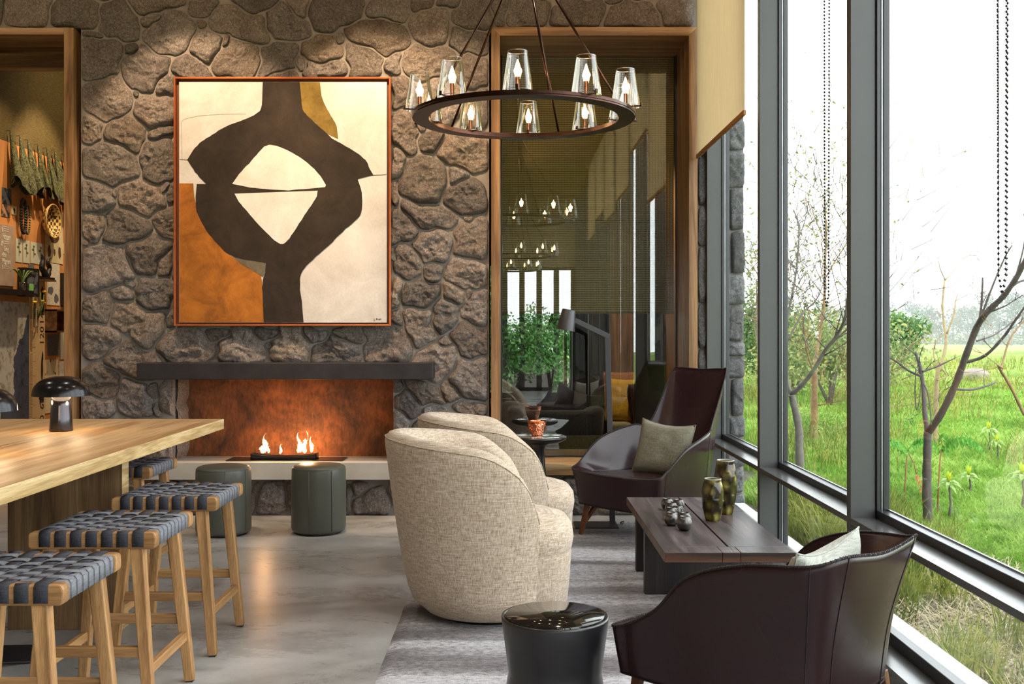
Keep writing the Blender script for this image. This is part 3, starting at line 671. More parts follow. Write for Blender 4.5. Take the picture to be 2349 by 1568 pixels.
for k, (zb, lab) in enumerate([(2.618, 'beige roller blind half drawn in the far corner bay of the glass wall'), (3.35, None), (3.0, None), (2.9, None), (3.1, None), (2.9, None)]):
    ya, yb = MY(k + 1) + (0.045 if k == 0 else 0.09), MY(k) - 0.02
    b = thing('roller_blind', lab or 'beige roller blind rolled up high in the %s bay of the glass wall' % ['', 'second', 'third', 'fourth', 'fifth', 'sixth'][k], 'blind', (XB, (ya + yb) / 2, 4.2), group='roller blinds of the glass wall')
    off = (XB, (ya + yb) / 2, 4.2)
    MB().box(XB - 0.001, XB + 0.001, ya, yb, zb, 4.2).build('blind_fabric', M_BLIND, b, off)
    MB().box(XB - 0.008, XB + 0.008, ya - 0.004, yb + 0.004, zb - 0.03, zb).build('hem_bar', M_HEM, b, off, 0.003)
    MB().tube([(XB, ya, 4.2), (XB, yb, 4.2)], 0.035, 14).build('roller', M_BLIND, b, off)
chain('bead_chain', 'thin bead chain hanging before the middle tall pane', 'chain', (XB, 4.455, 0), 4.2, PW(0, 716, 4.455).z, 0.038, 'blind chains', 0.0058, 0.0150)
chain('bead_chain', 'bead chain before the right pane, the outer of two crossing loops', 'chain', (XB, 2.862, 0), 4.2, PW(0, 692, 2.862).z, 0.036, 'blind chains')
chain('bead_chain', 'bead chain before the right pane, the inner of two crossing loops', 'chain', (XB - 0.014, 2.835, 0), 4.2, PW(0, 686, 2.835).z, 0.030, 'blind chains')

# floor channel by the glass wall near the low armchair
fc = thing('floor_channel', 'open service channel in the floor beneath the near glass pane, behind the low armchair', 'floor channel', (1.34, 3.2, 0))
MB().box(1.24, 1.41, 2.3, 3.75, 0.0, 0.004).build('channel_bed', m_plain('pale_sandstone', hexc(196, 180, 150), 0.8), fc, (1.34, 3.2, 0))
MB().box(1.375, 1.41, 2.3, 3.75, 0.004, 0.012).build('copper_edge', m_plain('edge_wood', hexc(150, 100, 52), 0.5), fc, (1.34, 3.2, 0))
MB().box(1.285, 1.297, 2.3, 3.55, 0.004, 0.02).box(1.262, 1.272, 2.3, 3.55, 0.004, 0.02).build('black_rail', M_BLACK, fc, (1.34, 3.2, 0))
MB().lathe([(0.0, 0), (0.022, 0.0), (0.028, 0.01), (0.024, 0.022), (0.014, 0.03), (0, 0.032)], 20, (1.335, 3.42, 0.004)).build('black_plug', M_BLACK, fc, (1.34, 3.2, 0))

# ---- rug
m, nt, bs = newmat('striped_wool_rug')
mp = coords(nt, (0.35, 2.6, 1)); a = noise_t(nt, mp, 1.5, 3, 0.5, 0.3); p = noise_t(nt, coords(nt, (26, 60, 1)), 1, 6, 0.8); f = noise_t(nt, coords(nt), 240, 2, 0.8)
ad = N(nt, 'ShaderNodeMath', operation='MULTIPLY_ADD'); nt.links.new(p.outputs['Fac'], ad.inputs[0]); ad.inputs[1].default_value = 0.45; nt.links.new(a.outputs['Fac'], ad.inputs[2])
r_ = ramp(nt, ad.outputs[0], [(0.52, hexc(92, 86, 88)), (0.66, hexc(128, 122, 123)), (0.76, hexc(164, 160, 162)), (0.86, hexc(204, 202, 206))])
r2 = ramp(nt, p.outputs['Fac'], [(0.36, (0.35, 0.33, 0.34, 1)), (0.52, (1, 1, 1, 1)), (0.7, (1.3, 1.3, 1.3, 1))])
r3 = ramp(nt, f.outputs['Fac'], [(0.3, (0.55, 0.55, 0.55, 1)), (0.55, (1.1, 1.1, 1.1, 1))])
c = mix(nt, mix(nt, r_.outputs['Color'], r2.outputs['Color'], 0.8, 'MULTIPLY'), r3.outputs['Color'], 0.6, 'MULTIPLY'); nt.links.new(c, bs.inputs['Base Color'])
bs.inputs['Roughness'].default_value = 1.0; bs.inputs['Specular IOR Level'].default_value = 0.1; bs.inputs['Sheen Weight'].default_value = 0.2
bump(nt, bs, f.outputs['Fac'], 1.0, 0.008)
nx, ny = 40, 120; rows = []
for i in range(ny + 1):
    row = []
    for j in range(nx + 1):
        x = -0.520 + (1.17 + 0.52) * j / nx; y = 2.4 + (7.28 - 2.4) * i / ny
        e = 0.004 * noise.noise(Vector((y * 6, 0, 0))) if j == 0 else 0
        row.append((x + e, y, 0.012 if 0 < j < nx and 0 < i < ny else 0.001))
    rows.append(row)
rug = MB().grid(rows).build('rug', m, None); tag(rug, 'grey wool rug with soft tonal stripes under the lounge chairs', 'rug')

# small dark offcut lying under the long table
o = MB().box(-0.09, 0.09, -0.06, 0.06, 0.0, 0.012).build('floor_socket', M_BLACK, None, None, 0.003); o.location = (-2.04, 4.22, 0.03); o.rotation_euler = (0.35, 0.15, 0.6)
o.location = GZ(48, 1515) + Vector((0, 0, 0.022)); tag(o, 'small black floor power box lying tilted on the concrete beneath the long table', 'power box')
# ================================================================ FURNITURE
# ---- long oak table
TZ = 0.87; tx1 = -1.556; tx0 = -2.80; ty0, ty1 = 1.6, 5.675
T = thing('long_table', 'long thick oak communal table with slab legs at the left', 'table', (-2.18, 3.7, 0)); off = (-2.18, 3.7, 0)
sx_ = -2.10
for a_, b_ in ((tx0, sx_ - 0.0012), (sx_ + 0.0012, tx1)):
    o = MB().box(a_, b_, ty0, ty1, TZ - 0.055, TZ).build('tabletop_board', M_TABLE, T, off, 0.003)
    o.data.materials.append(M_TABEDGE)
    for p in o.data.polygons:
        if abs(p.normal.x) > 0.8 or abs(p.normal.y) > 0.8: p.material_index = 1
for (xa, xb) in ((-2.27, -1.752),):
    for yy in (4.716, 2.2):
        o = MB().box(xa, xb, yy, yy + 0.082, 0.0, TZ - 0.055).build('slab_leg', M_TABLEG, T, off, 0.003)
        o.data.materials.append(M_TABEDGE)
        for p in o.data.polygons:
            if p.normal.x > 0.8: p.material_index = 1
MB().box(-2.22, -2.14, 2.28, 4.716, 0.70, TZ - 0.056).build('under_rail', M_TABLEG, T, off)

# ---- woven stools
def make_stool(name):
    t = thing(name, 'x', 'stool', (0, 0, 0), group='teak counter stools along the table')
    # local frame: x across the rails (0.44), y depth (0.43), origin at floor centre
    hw, hd, zt = 0.22, 0.215, 0.656
    for sy in (-1, 1):
        y = sy * (hd - 0.0225)
        v = []
        # rounded rail
        n = 24; prof = []
        hx_, hz_ = hw, 0.029
        for q in range(n):
            a_ = 2 * math.pi * q / n; ct, st = math.cos(a_), math.sin(a_)
            prof.append((hx_ * (1 if ct > 0 else -1) - (0.022 * (1 if ct > 0 else -1)) * (1 - abs(ct) ** 0.7), zt - 0.029 + hz_ * (abs(st) ** 0.45) * (1 if st > 0 else -1)))
        MB().prism(prof, y - 0.0225, y + 0.0225).build('seat_rail', M_TEAKX, t, None, 0.005)
    for sx in (-1, 1):
        MB().beam((sx * 0.194, -hd + 0.045, zt - 0.030), (sx * 0.194, hd - 0.045, zt - 0.030), 0.030, 0.042).build('side_rail', M_TEAKY, t, None, 0.003)
        for sy in (-1, 1):
            MB().beam((sx * 0.150, sy * (hd - 0.028), zt - 0.055), (sx * 0.205, sy * (hd + 0.005), 0.006), 0.046, 0.040, (0, 1, 0), 0.036, 0.034).build('leg', M_TEAK, t, None, 0.004)
            MB().box(sx * 0.205 - 0.013, sx * 0.205 + 0.013, sy * (hd + 0.005) - 0.013, sy * (hd + 0.005) + 0.013, 0, 0.006).build('foot_pad', M_BLACK, t)
    for sx in (-1, 1): MB().beam((sx * 0.190, -hd + 0.01, 0.18), (sx * 0.190, hd - 0.01, 0.18), 0.024, 0.034).build('stretcher', M_TEAKY, t, None, 0.003)
    for sy in (-1, 1): MB().beam((-0.18, sy * (hd - 0.008), 0.245), (0.18, sy * (hd - 0.008), 0.245), 0.024, 0.036).build('stretcher', M_TEAKX, t, None, 0.003)
    # woven straps: 7 across the rails (shaded tone), 9 over the sides (lit tone)
    nx_, ny_ = 7, 9
    xs = [(-0.160 + 0.0533 * i) for i in range(nx_)]; ys_ = [(-0.163 + 0.0408 * j) for j in range(ny_)]
    sag = lambda x, y: -0.016 * (1 - (x / 0.22) ** 2) * (1 - (y / 0.215) ** 2)
    base = zt + 0.004
    for i, x in enumerate(xs):
        pts = [(-hd - 0.0025, zt - 0.05), (-hd - 0.0025, zt - 0.006), (-hd + 0.006, zt + 0.0025)]
        for j, y in enumerate(ys_):
            s_ = 1 if (i + j) % 2 == 0 else -1
            pts += [(y - 0.012, base + 0.0028 * s_ + sag(x, y)), (y + 0.012, base + 0.0028 * s_ + sag(x, y))]
        pts += [(hd - 0.006, zt + 0.0025), (hd + 0.0025, zt - 0.006), (hd + 0.0025, zt - 0.05)]
        rows = [[(x - 0.0195, p[0], p[1]), (x, p[0], p[1] + 0.0008), (x + 0.0195, p[0], p[1])] for p in pts]
        MB().grid(rows).build('seat_strap', M_STRAPSHADE if True else M_STRAPLIT, t, None, solid=0.002)
    for j, y in enumerate(ys_):
        drop = 0.006
        pts = [(-0.2105, zt - 0.055), (-0.2105, zt - 0.012), (-0.203, zt - 0.002)]
        for i, x in enumerate(xs):
            s_ = -1 if (i + j) % 2 == 0 else 1
            pts += [(x - 0.015, base + 0.0028 * s_ + sag(x, y)), (x + 0.015, base + 0.0028 * s_ + sag(x, y))]
        pts += [(0.203, zt - 0.002), (0.2105, zt - 0.012), (0.2105, zt - 0.055)]
        rows = [[(p[0], y - 0.0175, p[1]), (p[0], y, p[1] + 0.0008), (p[0], y + 0.0175, p[1])] for p in pts]
        MB().grid(rows).build('seat_strap', M_STRAPLIT, t, None, solid=0.002)
    return t
st0 = make_stool('counter_stool')
spots = [(-1.44, 2.85 + .215, 'nearest teak stool with woven slate strap seat, at the left bottom corner'),
         (-1.44, 3.592 + .215, 'second teak stool from the front, woven strap seat, between nearest and third'),
         (-1.44, 4.34 + .215, 'third teak stool along the table, its whole right side and legs in view'),
         (-2.04, 5.28 + .215, 'farthest teak stool, half hidden behind the table slab leg')]
for i, (x, y, lab) in enumerate(spots):
    s = st0 if i == 0 else copy_tree(st0)
    s.location = (x, y, 0); s['label'] = lab
# straps over the near and far rails keep the shaded tone where they wrap

# ---- mushroom table lamps
def make_lamp():
    t = thing('table_lamp', 'x', 'lamp', (0, 0, 0), group='mushroom lamps on the table')
    MB().lathe([(0, 0), (0.053, 0), (0.054, 0.004), (0.049, 0.06), (0.0455, 0.12), (0.044, 0.172), (0, 0.172)], 40).build('stem', M_CHROMEBLK, t)
    pr = [(0.131, 0.168), (0.130, 0.176)] + [(0.130 * math.cos(a_) ** 0.8, 0.176 + 0.086 * math.sin(a_)) for a_ in [R(d) for d in (12, 24, 36, 48, 60, 72, 82)]] + [(0.0, 0.262)]
    inn = [(0.0, 0.255)] + [(0.125 * math.cos(a_) ** 0.8, 0.172 + 0.082 * math.sin(a_)) for a_ in [R(d) for d in (82, 66, 48, 30, 12)]] + [(0.128, 0.168), (0.131, 0.168)]
    MB().lathe(pr + inn, 48).build('shade', m_plain('lamp_shade_black', hexc(30, 29, 31), 0.2, 0.5, 0.03) if 'lamp_shade_black' not in bpy.data.materials else bpy.data.materials['lamp_shade_black'], t)
    MB().lathe([(0.047, 0.174), (0.078, 0.174), (0.078, 0.18), (0.047, 0.18)], 32).build('light_ring', m_emit('lamp_ring', (1, 0.72, 0.42, 1), 6), t)
    MB().lathe([(0.0, 0.0), (0.004, 0), (0.004, 0.003), (0, 0.003)], 12, (-0.03, -0.047, 0.012)).build('switch', M_BLACK, t)
    lamp('lamp_glow', 'POINT', (0.09, -0.02, 0.150), 0.9, (1, 0.70, 0.42), size=0.02, parent=t)
    lamp('lamp_glow', 'POINT', (-0.09, -0.02, 0.150), 0.9, (1, 0.70, 0.42), size=0.02, parent=t)
    return t
l0 = make_lamp(); l0.location = (-2.145, 4.99, TZ); l0['label'] = 'black mushroom lamp standing whole on the oak table'
l1 = copy_tree(l0); l1.location = (-2.052, 4.05, TZ); l1['label'] = 'black mushroom lamp cut off by the left edge, only shade rim showing'

# ---- cylinder ottomans
def make_pouf():
    t = thing('pouf', 'x', 'ottoman', (0, 0, 0), group='cylindrical leather ottomans before the hearth')
    r, h = 0.181, 0.447
    wob = lambda a_, z: 1 + 0.006 * math.sin(a_ * 3 + 1) * (z / h) + 0.006 * math.sin(a_ * 17) * max(0, (z - 0.3) / h)
    pr = [(0, 0.012), (r - 0.02, 0.012), (r - 0.006, 0.02), (r, 0.04), (r, 0.2), (r - 0.001, 0.36), (r - 0.002, h - 0.026), (r - 0.007, h - 0.013)]
    MB().lathe(pr, 72, wob=wob).build('body', M_GREEN_LEATHER, t)
    MB().lathe([(r - 0.007, h - 0.013), (r - 0.014, h - 0.003), (r - 0.03, h + 0.003), (0.08, h + 0.009), (0, h + 0.010)], 72).build('top_panel', M_GREEN_LEATHER, t)
    MB().lathe([(r - 0.007, h - 0.018), (r - 0.0035, h - 0.014), (r - 0.007, h - 0.010)], 72).build('piping', M_GREEN_LEATHER, t)
    for a_ in (-1.75, -0.9): MB().tube([((r + 0.001) * math.cos(a_), (r + 0.001) * math.sin(a_), 0.03), ((r + 0.001) * math.cos(a_), (r + 0.001) * math.sin(a_), h - 0.02)], 0.0022, 6).build('seam', M_GREEN_LEATHER, t)
    MB().lathe([(0, 0), (r - 0.03, 0), (r - 0.03, 0.013), (0, 0.013)], 32).build('base_disc', M_BLACK, t)
    return t
p0 = make_pouf(); g = GZ(728, 1232); p0.location = (g.x * 1.02, g.y + 0.185, 0); p0['label'] = 'right olive grey leather cylinder ottoman, standing clear before the fire'
p1 = copy_tree(p0); g = GZ(508, 1236); p1.location = (g.x * 1.02, g.y + 0.185, 0); p1.rotation_euler = (0, 0, 0.5); p1['label'] = 'left olive grey leather cylinder ottoman, partly behind the third stool'

# ---- beige tub chairs
def make_tub():
    t = thing('tub_chair', 'x', 'armchair', (0, 0, 0), group='beige tub chairs facing the glass wall')
    # local: +x is the front; phi measured from the back (-x)
    FE = R(122); n = 61
    def H(ph):
        a_ = abs(ph) / R(122); return 0.868 - 0.10 * a_ ** 1.5 - 0.17 * max(0, (a_ - 0.66) / 0.34) ** 1.7 - 0.10 * max(0, (a_ - 0.88) / 0.12) ** 2
    def rad(ph, s):   # outer plan radius at relative height s
        b = 0.5 * (1 + math.cos(ph))            # 1 at the back
        side = math.sin(ph) ** 2
        r0 = 0.33 + 0.02 * side; r1 = 0.435 + 0.065 * b ** 1.5 - 0.02 * side
        return r0 + (r1 - r0) * (s ** 0.62)
    rows = []
    for i in range(n):
        ph = -FE + 2 * FE * i / (n - 1); e = 1 - abs(ph) / FE
        th = 0.125 * min(1, (e / 0.10)) ** 0.5 if e > 0 else 0.0
        th = max(th, 0.004); h = H(ph)
        row = []
        d = (-math.cos(ph), math.sin(ph))
        outer = []
        for j in range(15):
            s_ = j / 14; z = 0.03 + (h - 0.05 - 0.03) * s_
            r_ = rad(ph, z / 0.87)
            if j == 0: r_ -= 0.05
            if j == 1: r_ -= 0.008
            outer.append((r_, z))
        ro = outer[-1][0]
        crest = [(ro - 0.003, h - 0.030), (ro - th * 0.18, h - 0.008), (ro - th * 0.45, h), (ro - th * 0.72, h - 0.008), (ro - th * 0.93, h - 0.03)]
        inner = []
        for j in range(8):
            z = h - 0.06 - (h - 0.06 - 0.36) * j / 7; inner.append((rad(ph, z / 0.87) - th - 0.008 * math.sin(j), z))
        for (r_, z) in outer + crest + inner:
            row.append((d[0] * r_, d[1] * r_ * 1.0, z))
        rows.append(row)
    mb = MB().grid(rows)
    # close the two front ends
    L = len(rows[0])
    b0 = 0
    o = mb.build('shell', M_BEIGE, t)
    # seat block, standing on the floor and bulging to the front
    rows = []; m_ = 40
    def plan(a_, k):
        ca, sa = math.cos(a_), math.sin(a_)
        x = 0.335 * (abs(ca) ** 0.75) * (1 if ca > 0 else -1); y = 0.325 * (abs(sa) ** 0.75) * (1 if sa > 0 else -1)
        if x > 0: x *= 1.08
        return x * k, y * k
    prof = [(0.80, 0.035), (0.90, 0.045), (0.945, 0.08), (0.97, 0.18), (0.99, 0.29), (0.992, 0.302), (0.982, 0.312), (1.0, 0.325), (1.02, 0.37), (1.0, 0.425), (0.94, 0.455), (0.8, 0.470), (0.5, 0.482), (0.2, 0.486), (0.01, 0.487)]
    for k, z in prof: rows.append([(plan(2 * math.pi * q / m_, k)[0] + 0.03, plan(2 * math.pi * q / m_, k)[1], z) for q in range(m_)])
    MB().grid(rows, True).build('seat_cushion', M_BEIGE, t)
    pl = MB()
    for s_ in (-1, 1): pass
    # piping along the crest
    pts = []
    for i in range(0, n, 2):
        ph = -FE + 2 * FE * i / (n - 1); h = H(ph); r_ = rad(ph, (h - 0.05) / 0.87); d = (-math.cos(ph), math.sin(ph)); pts.append((d[0] * (r_ - 0.002), d[1] * (r_ - 0.002), h - 0.026))
    MB().tube(pts, 0.0028, 6).build('piping', M_BEIGE, t)
    MB().lathe([(0, 0), (0.24, 0), (0.24, 0.034), (0, 0.034)], 40).build('swivel_base', M_BLACK, t)
    return t
t0 = make_tub(); t0.location = (-0.105, 4.99, 0.012); t0.rotation_euler = (0, 0, R(4)); t0['label'] = 'nearer beige tweed tub chair seen from its rounded side'
t1 = copy_tree(t0); t1.location = (-0.04, 6.0, 0.012); t1.rotation_euler = (0, 0, R(6)); t1['label'] = 'farther beige tweed tub chair, mostly hidden behind the nearer one'

# ---- leather armchairs
def leather_chair(name, label, loc, rz, stations, seatz, extra=None, group='stitched leather armchairs'):
    """stations: right half from front centre to back centre; each = 5 control points bottom, mid, top, inner, seat"""
    t = thing(name, label, 'armchair', loc, rz, group)
    full = stations + [[(-p[0], p[1], p[2]) for p in s_] for s_ in stations[-2:0:-1]]
    ku, kv = 7, 6; nS = len(full)
    cols = []
    rowsC = [spline([s_[c] for s_ in full], ku, True) for c in range(5)]
    U = nS * ku
    outer = []; linr = []
    for u in range(U):
        c = [rowsC[q][u] for q in range(5)]
        outer.append(spline(c[0:3], kv)); 
        linr.append(spline([c[2], c[3], c[4]], kv))
    ro = [[outer[u][v] for u in range(U)] for v in range(len(outer[0]))]
    ri = [[linr[u][v] for u in range(U)] for v in range(len(linr[0]))]
    MB().grid(ro, True).build('outer_shell', M_BROWN, t, solid=0.004)
    MB().grid(ri, True).build('inner_lining', M_BROWN, t, solid=0.003)
    rim = [outer[u][-1] for u in range(U)]; MB().tube(rim + [rim[0]], 0.0042, 6).build('rim_piping', M_STITCH, t)
    # stitches over the rim
    mb = MB(); acc = 0
    for u in range(U):
        a_ = rim[u]; b_ = rim[(u + 1) % U]; L = (b_ - a_).length; s_ = -acc
        while s_ + 0.009 < L:
            s_ += 0.009
            if s_ < 0: continue
            p = a_.lerp(b_, s_ / L); d = (b_ - a_).normalized(); q = d.cross(Vector((0, 0, 1)))
            if q.length < 1e-3: q = Vector((1, 0, 0))
            q.normalize(); mb.beam(p - q * 0.0048 + Vector((0, 0, 0.0005)), p + q * 0.0048 + Vector((0, 0, 0.0005)), 0.0018, 0.0075, (0, 0, 1))
        acc = 0
    mb.build('rim_stitching', M_STITCH, t)
    bot = [outer[u][0] for u in range(U)]
    MB().tube(bot + [bot[0]], 0.003, 6).build('hem_piping', M_STITCH, t)
    # seat
    ring = [linr[u][-1] for u in range(U)]; c = sum(ring, Vector()) / U
    rows = []
    for q in range(8):
        k = 1 - q / 7.0
        rows.append([c + (p - c) * max(k, 0.01) + Vector((0, 0, 0.022 * math.sin(math.pi * (1 - k) * 0.5) if k < 1 else 0)) + Vector((0, 0, (c.z - p.z) * 0)) for p in ring])
    for row in rows[1:]:
        for p in row: p.z = p.z * 1.0
    MB().grid(rows, True).build('seat', M_BROWN, t)
    # underside
    rows = []
    cb = sum(bot, Vector()) / U
    for k in (0.98, 0.5, 0.01): rows.append([Vector((cb.x + (p.x - cb.x) * k, cb.y + (p.y - cb.y) * k, p.z + 0.02)) for p in bot])
    MB().grid(rows, True).build('under_frame', M_BLACK, t)
    return t, outer, ku
def aleg(t, x, y, z, outw=(1, 1)):
    """open V shaped walnut leg"""
    a_ = Vector((x, y, z)); f_ = Vector((x + 0.03 * outw[0], y + 0.05 * outw[1], 0.0))
    mb = MB()
    i1 = Vector((x, y - 0.10 * outw[1], z))
    mb.beam(a_ + Vector((0, 0.015 * outw[1], 0)), f_, 0.028, 0.034, (0, 1, 0), 0.024, 0.026)
    mb.beam(i1, f_ + Vector((0, -0.004 * outw[1], 0.05)), 0.026, 0.028, (0, 1, 0), 0.022, 0.022)
    mb.beam(a_ + Vector((0, 0.02 * outw[1], -0.012)), i1 + Vector((0, -0.01 * outw[1], -0.012)), 0.026, 0.024, (0, 0, 1))
    mb.build('leg', M_WALNUT, t, None, 0.003)
def col_seam(t, outl, ku, si, r_=0.0016):
    U = len(outl)
    for u in (si * ku, U - si * ku):
        u = int(u) % U; P_ = outl[u]; Q = outl[(u + 1) % U]; Q0 = outl[u - 1]; pts = []
        for k in range(len(P_)):
            tg = Q[k] - Q0[k]; up = P_[min(k + 1, len(P_) - 1)] - P_[max(k - 1, 0)]; nrm = tg.cross(up).normalized()
            c = Vector((P_[k].x, P_[k].y, 0))
            if nrm.dot(c) < 0: nrm = -nrm
            pts.append(P_[k] + nrm * 0.0028)
        MB().tube(pts, r_, 5).build('seam', M_STITCH, t)
def seam(t, pts, r_=0.0016, mat=None):
    MB().tube(spline(pts, 4), r_, 5).build('seam', mat or M_STITCH, t)

ZB = 0.265
def st(b, m_, t_, i_, s_): return [b, m_, t_, i_, s_]
low = [
 st((0, .370, ZB), (0, .372, .34), (0, .375, .405), (0, .350, .410), (0, .30, .405)),
 st((.30, .350, ZB), (.315, .355, .34), (.33, .36, .412), (.315, .335, .412), (.275, .28, .405)),
 st((.340, .28, ZB), (.352, .285, .35), (.365, .285, .432), (.335, .255, .425), (.285, .22, .405)),
 st((.345, .16, ZB), (.362, .16, .39), (.385, .15, .505), (.34, .14, .46), (.285, .13, .405)),
 st((.345, .03, ZB), (.365, .03, .44), (.395, .02, .625), (.345, .01, .54), (.28, .01, .405)),
 st((.325, -.14, ZB), (.345, -.15, .47), (.375, -.165, .686), (.32, -.15, .58), (.26, -.13, .405)),
 st((.255, -.305, ZB), (.275, -.325, .47), (.325, -.365, .705), (.24, -.285, .60), (.21, -.22, .405)),
 st((.17, -.340, ZB), (.185, -.365, .47), (.225, -.435, .728), (.155, -.33, .62), (.14, -.25, .405)),
 st((0, -.350, ZB), (0, -.38, .47), (0, -.440, .710), (0, -.36, .60), (0, -.26, .405)),
]
low = [[(p[0] * .925, p[1] * .935, p[2] * .985) for p in s_] for s_ in low]
Lc, outl, ku = leather_chair('lounge_chair', 'low backed plum brown leather armchair seen from behind, in the right foreground', (0.785, 3.30, 0.012), R(45), low, .45)
for sx in (-1, 1):
    for sy in (-1, 1): aleg(Lc, sx * 0.25, sy * 0.265, ZB + 0.01, (sx, sy))
col_seam(Lc, outl, ku, 6, 0.0018); col_seam(Lc, outl, ku, 7, 0.0013)
ZH = 0.205
high = [
 st((0, .375, ZH), (0, .39, .32), (0, .405, .415), (0, .37, .420), (0, .28, .41)),
 st((.29, .34, ZH), (.31, .35, .32), (.335, .365, .425), (.31, .33, .425), (.26, .26, .41)),
 st((.335, .27, ZH), (.352, .275, .35), (.365, .27, .470), (.34, .245, .455), (.275, .20, .405)),
 st((.34, .14, ZH), (.365, .14, .40), (.375, .10, .590), (.315, .10, .455), (.26, .10, .40)),
 st((.335, -.02, ZH), (.36, -.03, .43), (.37, -.07, .650), (.29, -.04, .50), (.23, -.03, .395)),
 st((.31, -.18, ZH), (.325, -.19, .43), (.325, -.225, .685), (.28, -.19, .58), (.23, -.16, .395)),
 st((.265, -.28, ZH), (.262, -.305, .45), (.258, -.335, .715), (.225, -.29, .55), (.20, -.22, .395)),
 st((.22, -.33, ZH), (.225, -.42, .66), (.228, -.535, 1.050), (.20, -.39, .70), (.15, -.25, .395)),
 st((.14, -.345, ZH), (.14, -.44, .66), (.178, -.56, 1.075), (.12, -.42, .70), (.10, -.26, .395)),
 st((0, -.35, ZH), (0, -.445, .66), (0, -.565, 1.068), (0, -.43, .70), (0, -.265, .395)),
]
Hc, outh, ku = leather_chair('lounge_chair', 'high backed plum brown leather armchair in the corner by the glass wall', (0.905, 6.866, 0.012), R(133), high, .42)
for sx in (-1, 1):
    for sy in (-1, 1): aleg(Hc, sx * 0.27, sy * 0.28, ZH + 0.01, (sx, sy))
col_seam(Hc, outh, ku, 5, 0.0016); col_seam(Hc, outh, ku, 2, 0.0013)
# ---- cushions
def cushion(name, label, loc, rot, w, h, th, mat, cat='cushion', pinch=0.05, dent=0.0):
    n = 20; t_f = []; 
    def pt(i, j, s_):
        u = -1 + 2 * i / n; v = -1 + 2 * j / n
        k = (1 - abs(u) ** 3.0) * (1 - abs(v) ** 3.0)
        px = u * (1 - pinch * (1 - v * v)) * w / 2 if True else 0
        pz = v * (1 - pinch * (1 - u * u)) * h / 2
        y = s_ * th / 2 * max(k, 0) ** 0.42
        if dent: pz -= dent * max(0, v) ** 2 * (1 - u * u)
        y += 0.010 * noise.noise(Vector((u * 2.2, v * 2.2, s_ * 3)))* max(k, 0)
        return (px, y, pz)
    t = thing(name, label, cat, loc)
    t.rotation_euler = rot
    for s_, nm in ((-1, 'front_panel'), (1, 'back_panel')):
        MB().grid([[pt(i, j, s_) for i in range(n + 1)] for j in range(n + 1)]).build(nm, mat, t)
    ed = [pt(i, 0, 1) for i in range(n)] + [pt(n, j, 1) for j in range(n)] + [pt(n - i, n, 1) for i in range(n)] + [pt(0, n - j, 1) for j in range(n)]
    MB().tube([(p[0], 0, p[2]) for p in ed] + [(ed[0][0], 0, ed[0][2])], 0.003, 6).build('piping', mat, t)
    return t
M_CUSHG = m_fabric('olive_grey_cushion', hexc(84, 80, 64), hexc(112, 108, 92), hexc(134, 130, 112), 1.6)
M_CUSHL = m_fabric('pale_grey_cushion', hexc(140, 142, 132), hexc(172, 174, 164), hexc(196, 198, 188), 1.6)
fwdH = Vector((-math.sin(R(126)), math.cos(R(126)), 0))
cpos = Vector((0.99, 6.78, 0.585))
cushion('cushion', 'olive grey square cushion leaning on the high backed leather armchair', cpos, (R(18), R(-5), R(150)), 0.37, 0.36, 0.13, M_CUSHG, dent=0.02)
fwdL = Vector((-math.sin(R(45)), math.cos(R(45)), 0))
cushion('cushion', 'pale grey cushion tucked inside the low leather armchair', Vector((0.935, 3.20, 0.525)), (R(14), R(-4), R(45)), 0.38, 0.40, 0.13, M_CUSHL, dent=0.03)

# ---- coffee table
cz = 0.375; x0, x1, y0, y1 = 0.675, 1.25, 4.59, 6.11
CT = thing('coffee_table', 'low dark smoked oak coffee table with a split plank top on a slab pedestal', 'table', (0.96, 5.35, 0.012)); off = (0.96, 5.35, 0.0)
zt = cz; zb_ = cz - 0.044; xs_ = (x0 + x1) / 2 + 0.015; ysp = 5.63
def board(a_, b_, c_, d_):
    o = MB().box(a_, b_, c_, d_, zb_ - 0.012, zt - 0.012).build('tabletop_plank', M_WENGE, CT, off, 0.002)
    o.data.materials.append(M_WENGEX)
    for p in o.data.polygons:
        if abs(p.normal.y) > 0.8 or abs(p.normal.x) > 0.8: p.material_index = 1
board(x0, xs_ - 0.004, 4.72, ysp - 0.0015); board(x0, xs_ - 0.004, ysp + 0.0015, y1)
board(xs_ + 0.004, x1, 4.72, ysp - 0.0015); board(xs_ + 0.004, x1, ysp + 0.0015, y1)
board(x0, xs_ - 0.05, y0, 4.7185); board(xs_ - 0.0485, xs_ + 0.03, y0, 4.7185); board(xs_ + 0.0315, x1, y0, 4.7185)
MB().box(x0 + 0.004, x1 - 0.03, 5.30, 5.36, 0, zb_ - 0.012).build('slab_leg', M_WENGEZ, CT, off, 0.002)
MB().box(x0 + 0.02, x1 - 0.03, 5.80, 5.86, 0, zb_ - 0.012).build('slab_leg', M_WENGEZ, CT, off, 0.002)
MB().box(x0 + 0.1, x1 - 0.1, 4.80, 5.95, zb_ - 0.04, zb_ - 0.0125).build('under_batten', M_WENGEZ, CT, off)

